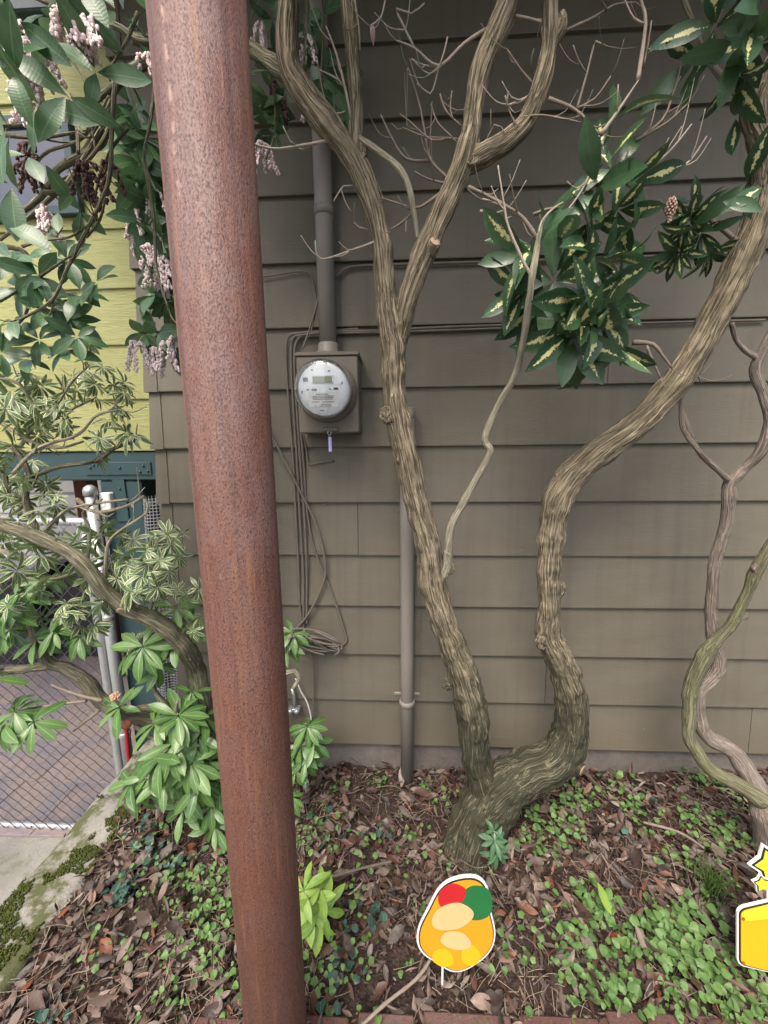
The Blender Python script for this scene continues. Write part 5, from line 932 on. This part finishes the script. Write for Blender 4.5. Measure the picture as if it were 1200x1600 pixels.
# tuft of grass and one broad blade
b = MB(); c = gp_(1110, 1390)
for _ in range(70):
    a = rg.uniform(0, 6.28); q = c + Vector((rg.gauss(0, .02), rg.gauss(0, .02), 0)); L = rg.uniform(.05, .10); o = Vector((math.cos(a), math.sin(a), 0)) * rg.uniform(.2, .7)
    b.tube([q, q + (o * .35 + Vector((0, 0, 1))).normalized() * L * .55, q + (o + Vector((0, 0, .8))).normalized() * L], [.0013, .0011, .0004], 3, .02)
tag(b.build('grass_tuft', plain('grass', (.07, .13, .03), .6, .2, 0, .4, 20)), 'dark green tuft of grass among the clover at right', 'grass', kind='stuff')
c = gp_(955, 1435); V, Fc, UV = leaf_tpl(.24, .2, -.12, 1, .5); bl = link('broad_blade', mesh('broad_blade', V, Fc, L_LIM, True, UV), None, leaf_mat(c + Vector((0, 0, .01)), (-.35, .25, .75), (.25, -1, .2), .09)); tag(bl, 'single upright broad green leaf standing in the clover', 'leaf')
# moss tufts on the kerb
b = MB()
for _ in range(7000):
    y = rg.uniform(.55, 1.15); x = rg.uniform(KX0 + .01, KX1 + .012)
    if dens(x, y, 9, 21) + .4 * dens(x, y, 40, 2) < .12: continue
    b.lathe([(rg.uniform(.0012, .003), -.003), (.0016, .002), (.0003, rg.uniform(.003, .007))], (x, y, .004 + .012 * noise.noise(Vector((x * 7, y * 7, 3)))), (rg.gauss(0, .5), rg.gauss(0, .5), 1), 5)
tag(b.build('kerb_moss', plain('moss', (.065, .080, .020), .95, .1, 0, .5, 60)), 'dark green moss growing on top of the concrete kerb', 'moss', kind='stuff')

# ------------------------------------------------------------------ brick edging along the front
be = empty('brick_edging', (.4, .60, 0)); tag(be, 'row of old mossy bricks edging the front of the bed', 'edging')
for (a, c_, pxl) in ((560, 648, 1), (662, 798, 1), (812, 935, 1), (950, 1075, 1), (1090, 1215, 1), (1230, 1350, 1), (415, 545, 1), (280, 400, 1)):
    xa, xb = on_z(a, 1592, .005).x, on_z(c_, 1592, .005).x; y1 = on_z(a, 1580 + rg.uniform(-3, 4), .005).y; b = MB().box(xa, xb, y1 - .095, y1, -.06, .006 + rg.uniform(-.004, .004), .004)
    b.build('brick', BRK if pxl else CONC, be, False)

# ================================================================== garden signs
def ring(pts, k, ctr): return [(ctr[0] + (x - ctr[0]) * k, ctr[1] + (y - ctr[1]) * k) for x, y in pts]
def plate(pts, Y, tilt, thick, proud, mat, parent, name):
    """outline in photograph pixels laid on a plane standing at depth Y and leaning back by tilt (metres of y per metre of z)"""
    z0 = 0.01; P = []
    for (x, y) in pts:
        d = ray(x, y); # intersect with y = Y + tilt * (z - z0)
        t = (Y + tilt * (ZC - z0)) / (d.y - tilt * d.z); P.append(CAM + d * t)
    nrm = Vector((0, -1, tilt)).normalized(); P = [p + nrm * proud for p in P]
    V, Fc = prism(P, -nrm, thick); b = MB(); b.add(V, Fc); return b.build(name, mat, parent, False)
def egg(cx, cy, rx, ry, rot, n=44, wob=0.05, ph=0.0):
    o = []
    for i in range(n):
        t = 2 * math.pi * i / n; r = 1 + wob * math.sin(3 * t + ph) + wob * .6 * math.sin(5 * t + 1 + ph); x, y = rx * r * math.cos(t), ry * r * math.sin(t); o.append((cx + x * math.cos(rot) - y * math.sin(rot), cy + x * math.sin(rot) + y * math.cos(rot)))
    return o
SY = on_z(690, 1532, .012).y
sg = empty('cut_out_sign', at(712, 1535, SY)); tag(sg, 'flat cut out garden sign in orange, red, green and cream before the tree', 'sign')
out = egg(716, 1445, 58, 76, .25, 60, .07)
plate(out, SY, .12, .004, 0, WHT, sg, 'white_backing'); plate(ring(out, .955, (717, 1446)), SY, .12, .0015, .0016, INK, sg, 'black_outline')
plate(ring(out, .925, (717, 1446)), SY, .12, .0014, .0031, S_OR, sg, 'orange_field')
plate(egg(743, 1408, 27, 27, .5, 36, .04), SY, .12, .0012, .0044, S_GN, sg, 'green_patch'); plate(egg(705, 1396, 23, 17, -.5, 36, .04), SY, .12, .0012, .0057, S_RD, sg, 'red_patch')
plate(egg(706, 1428, 33, 20, -.25, 36, .03), SY, .12, .0012, .0070, S_CR, sg, 'cream_patch'); plate(egg(712, 1466, 24, 14, .2, 36, .03), SY, .12, .0012, .0057, S_CR, sg, 'cream_patch'); plate(egg(692, 1494, 17, 13, .3, 32, .03), SY, .12, .0012, .0044, S_YL, sg, 'yellow_patch'); plate(egg(735, 1490, 15, 16, -.2, 32, .03), SY, .12, .0012, .0044, S_YL, sg, 'yellow_patch')
q = at(672, 1540, SY + .006); sgm = at(705, 1500, SY + .012)
MB().tube([(sgm.x - .02, SY + .008, -.06), (sgm.x - .02, SY + .012, .05), (sgm.x - .02, SY + .024, .14)], .0028, 8, .05).build('stake', WHT, sg)
# yellow block plaque with stars, at the right edge
BYY = on_z(1195, 1522, .03).y
sb = empty('yellow_plaque', at(1200, 1535, BYY)); tag(sb, 'plain yellow square plaque with yellow stars above it at right edge', 'sign')
def rrect(x0, y0, x1, y1, r, sk):
    o = []
    for (cx, cy, a0) in ((x0 + r, y0 + r, 180), (x1 - r, y0 + r, 270), (x1 - r, y1 - r, 0), (x0 + r, y1 - r, 90)):
        for k in range(6): a = R(a0 + 18 * k); x, y = cx + r * math.cos(a), cy + r * math.sin(a); o.append((x, y + sk * (x - x0)))
    return o
def prect(i, r): return [(1152 + i + (x * (110 - 2 * i)), (1418 + i) + y * (90 - 2 * i) + x * (y - .5) * 50 + (y - 0) * 0) for (x, y) in [( (px_ - 0) / 100, (py_ - 0) / 100) for (px_, py_) in rrect(0, 0, 100, 100, r, 0)]]
plate(prect(0, 10), BYY, .10, .004, 0, WHT, sb, 'white_backing'); plate(prect(2.2, 9), BYY, .10, .0015, .0016, INK, sb, 'black_outline'); plate(prect(4.2, 8), BYY, .10, .0014, .0031, S_YL, sb, 'orange_field')
plate([(x, y) for (x, y) in prect(4.6, 8) if True][0:12] + [(1254, 1428), (1160, 1436)], BYY, .10, .0012, .0043, S_LY, sb, 'yellow_band')
for (px, py) in ((1159, 1432), (1159, 1501)): plate(egg(px, py, 2.4, 2.6, 0, 14, 0), BYY, .10, .0010, .0056, plain('brown print', (.30, .10, .01), .5), sb, 'dot')
def star(cx, cy, r, rot, k=.5): return [(cx + (r if i % 2 == 0 else r * k) * math.sin(rot + i * math.pi / 5), cy - (r if i % 2 == 0 else r * k) * math.cos(rot + i * math.pi / 5)) for i in range(10)]
for (cx, cy, r, rot) in ((1203, 1350, 34, -.35), (1186, 1376, 15, -.1), (1222, 1392, 20, .3)):
    plate(star(cx, cy, r, rot, .62), BYY, .10, .004, .0002 + .006 * (r < 30), WHT, sb, 'star_backing'); plate(star(cx, cy, r * .86, rot, .60), BYY, .10, .0014, .0016 + .006 * (r < 30), INK, sb, 'star_outline'); plate(star(cx, cy, r * .72, rot, .58), BYY, .10, .0014, .003 + .006 * (r < 30), S_LY, sb, 'star')
c = at(1208, 1480, BYY); MB().tube([(c.x, BYY + .008, -.08), (c.x, BYY + .014, .06), (c.x, BYY + .036, .26)], .0032, 8, .05).build('stake', WHT, sb)
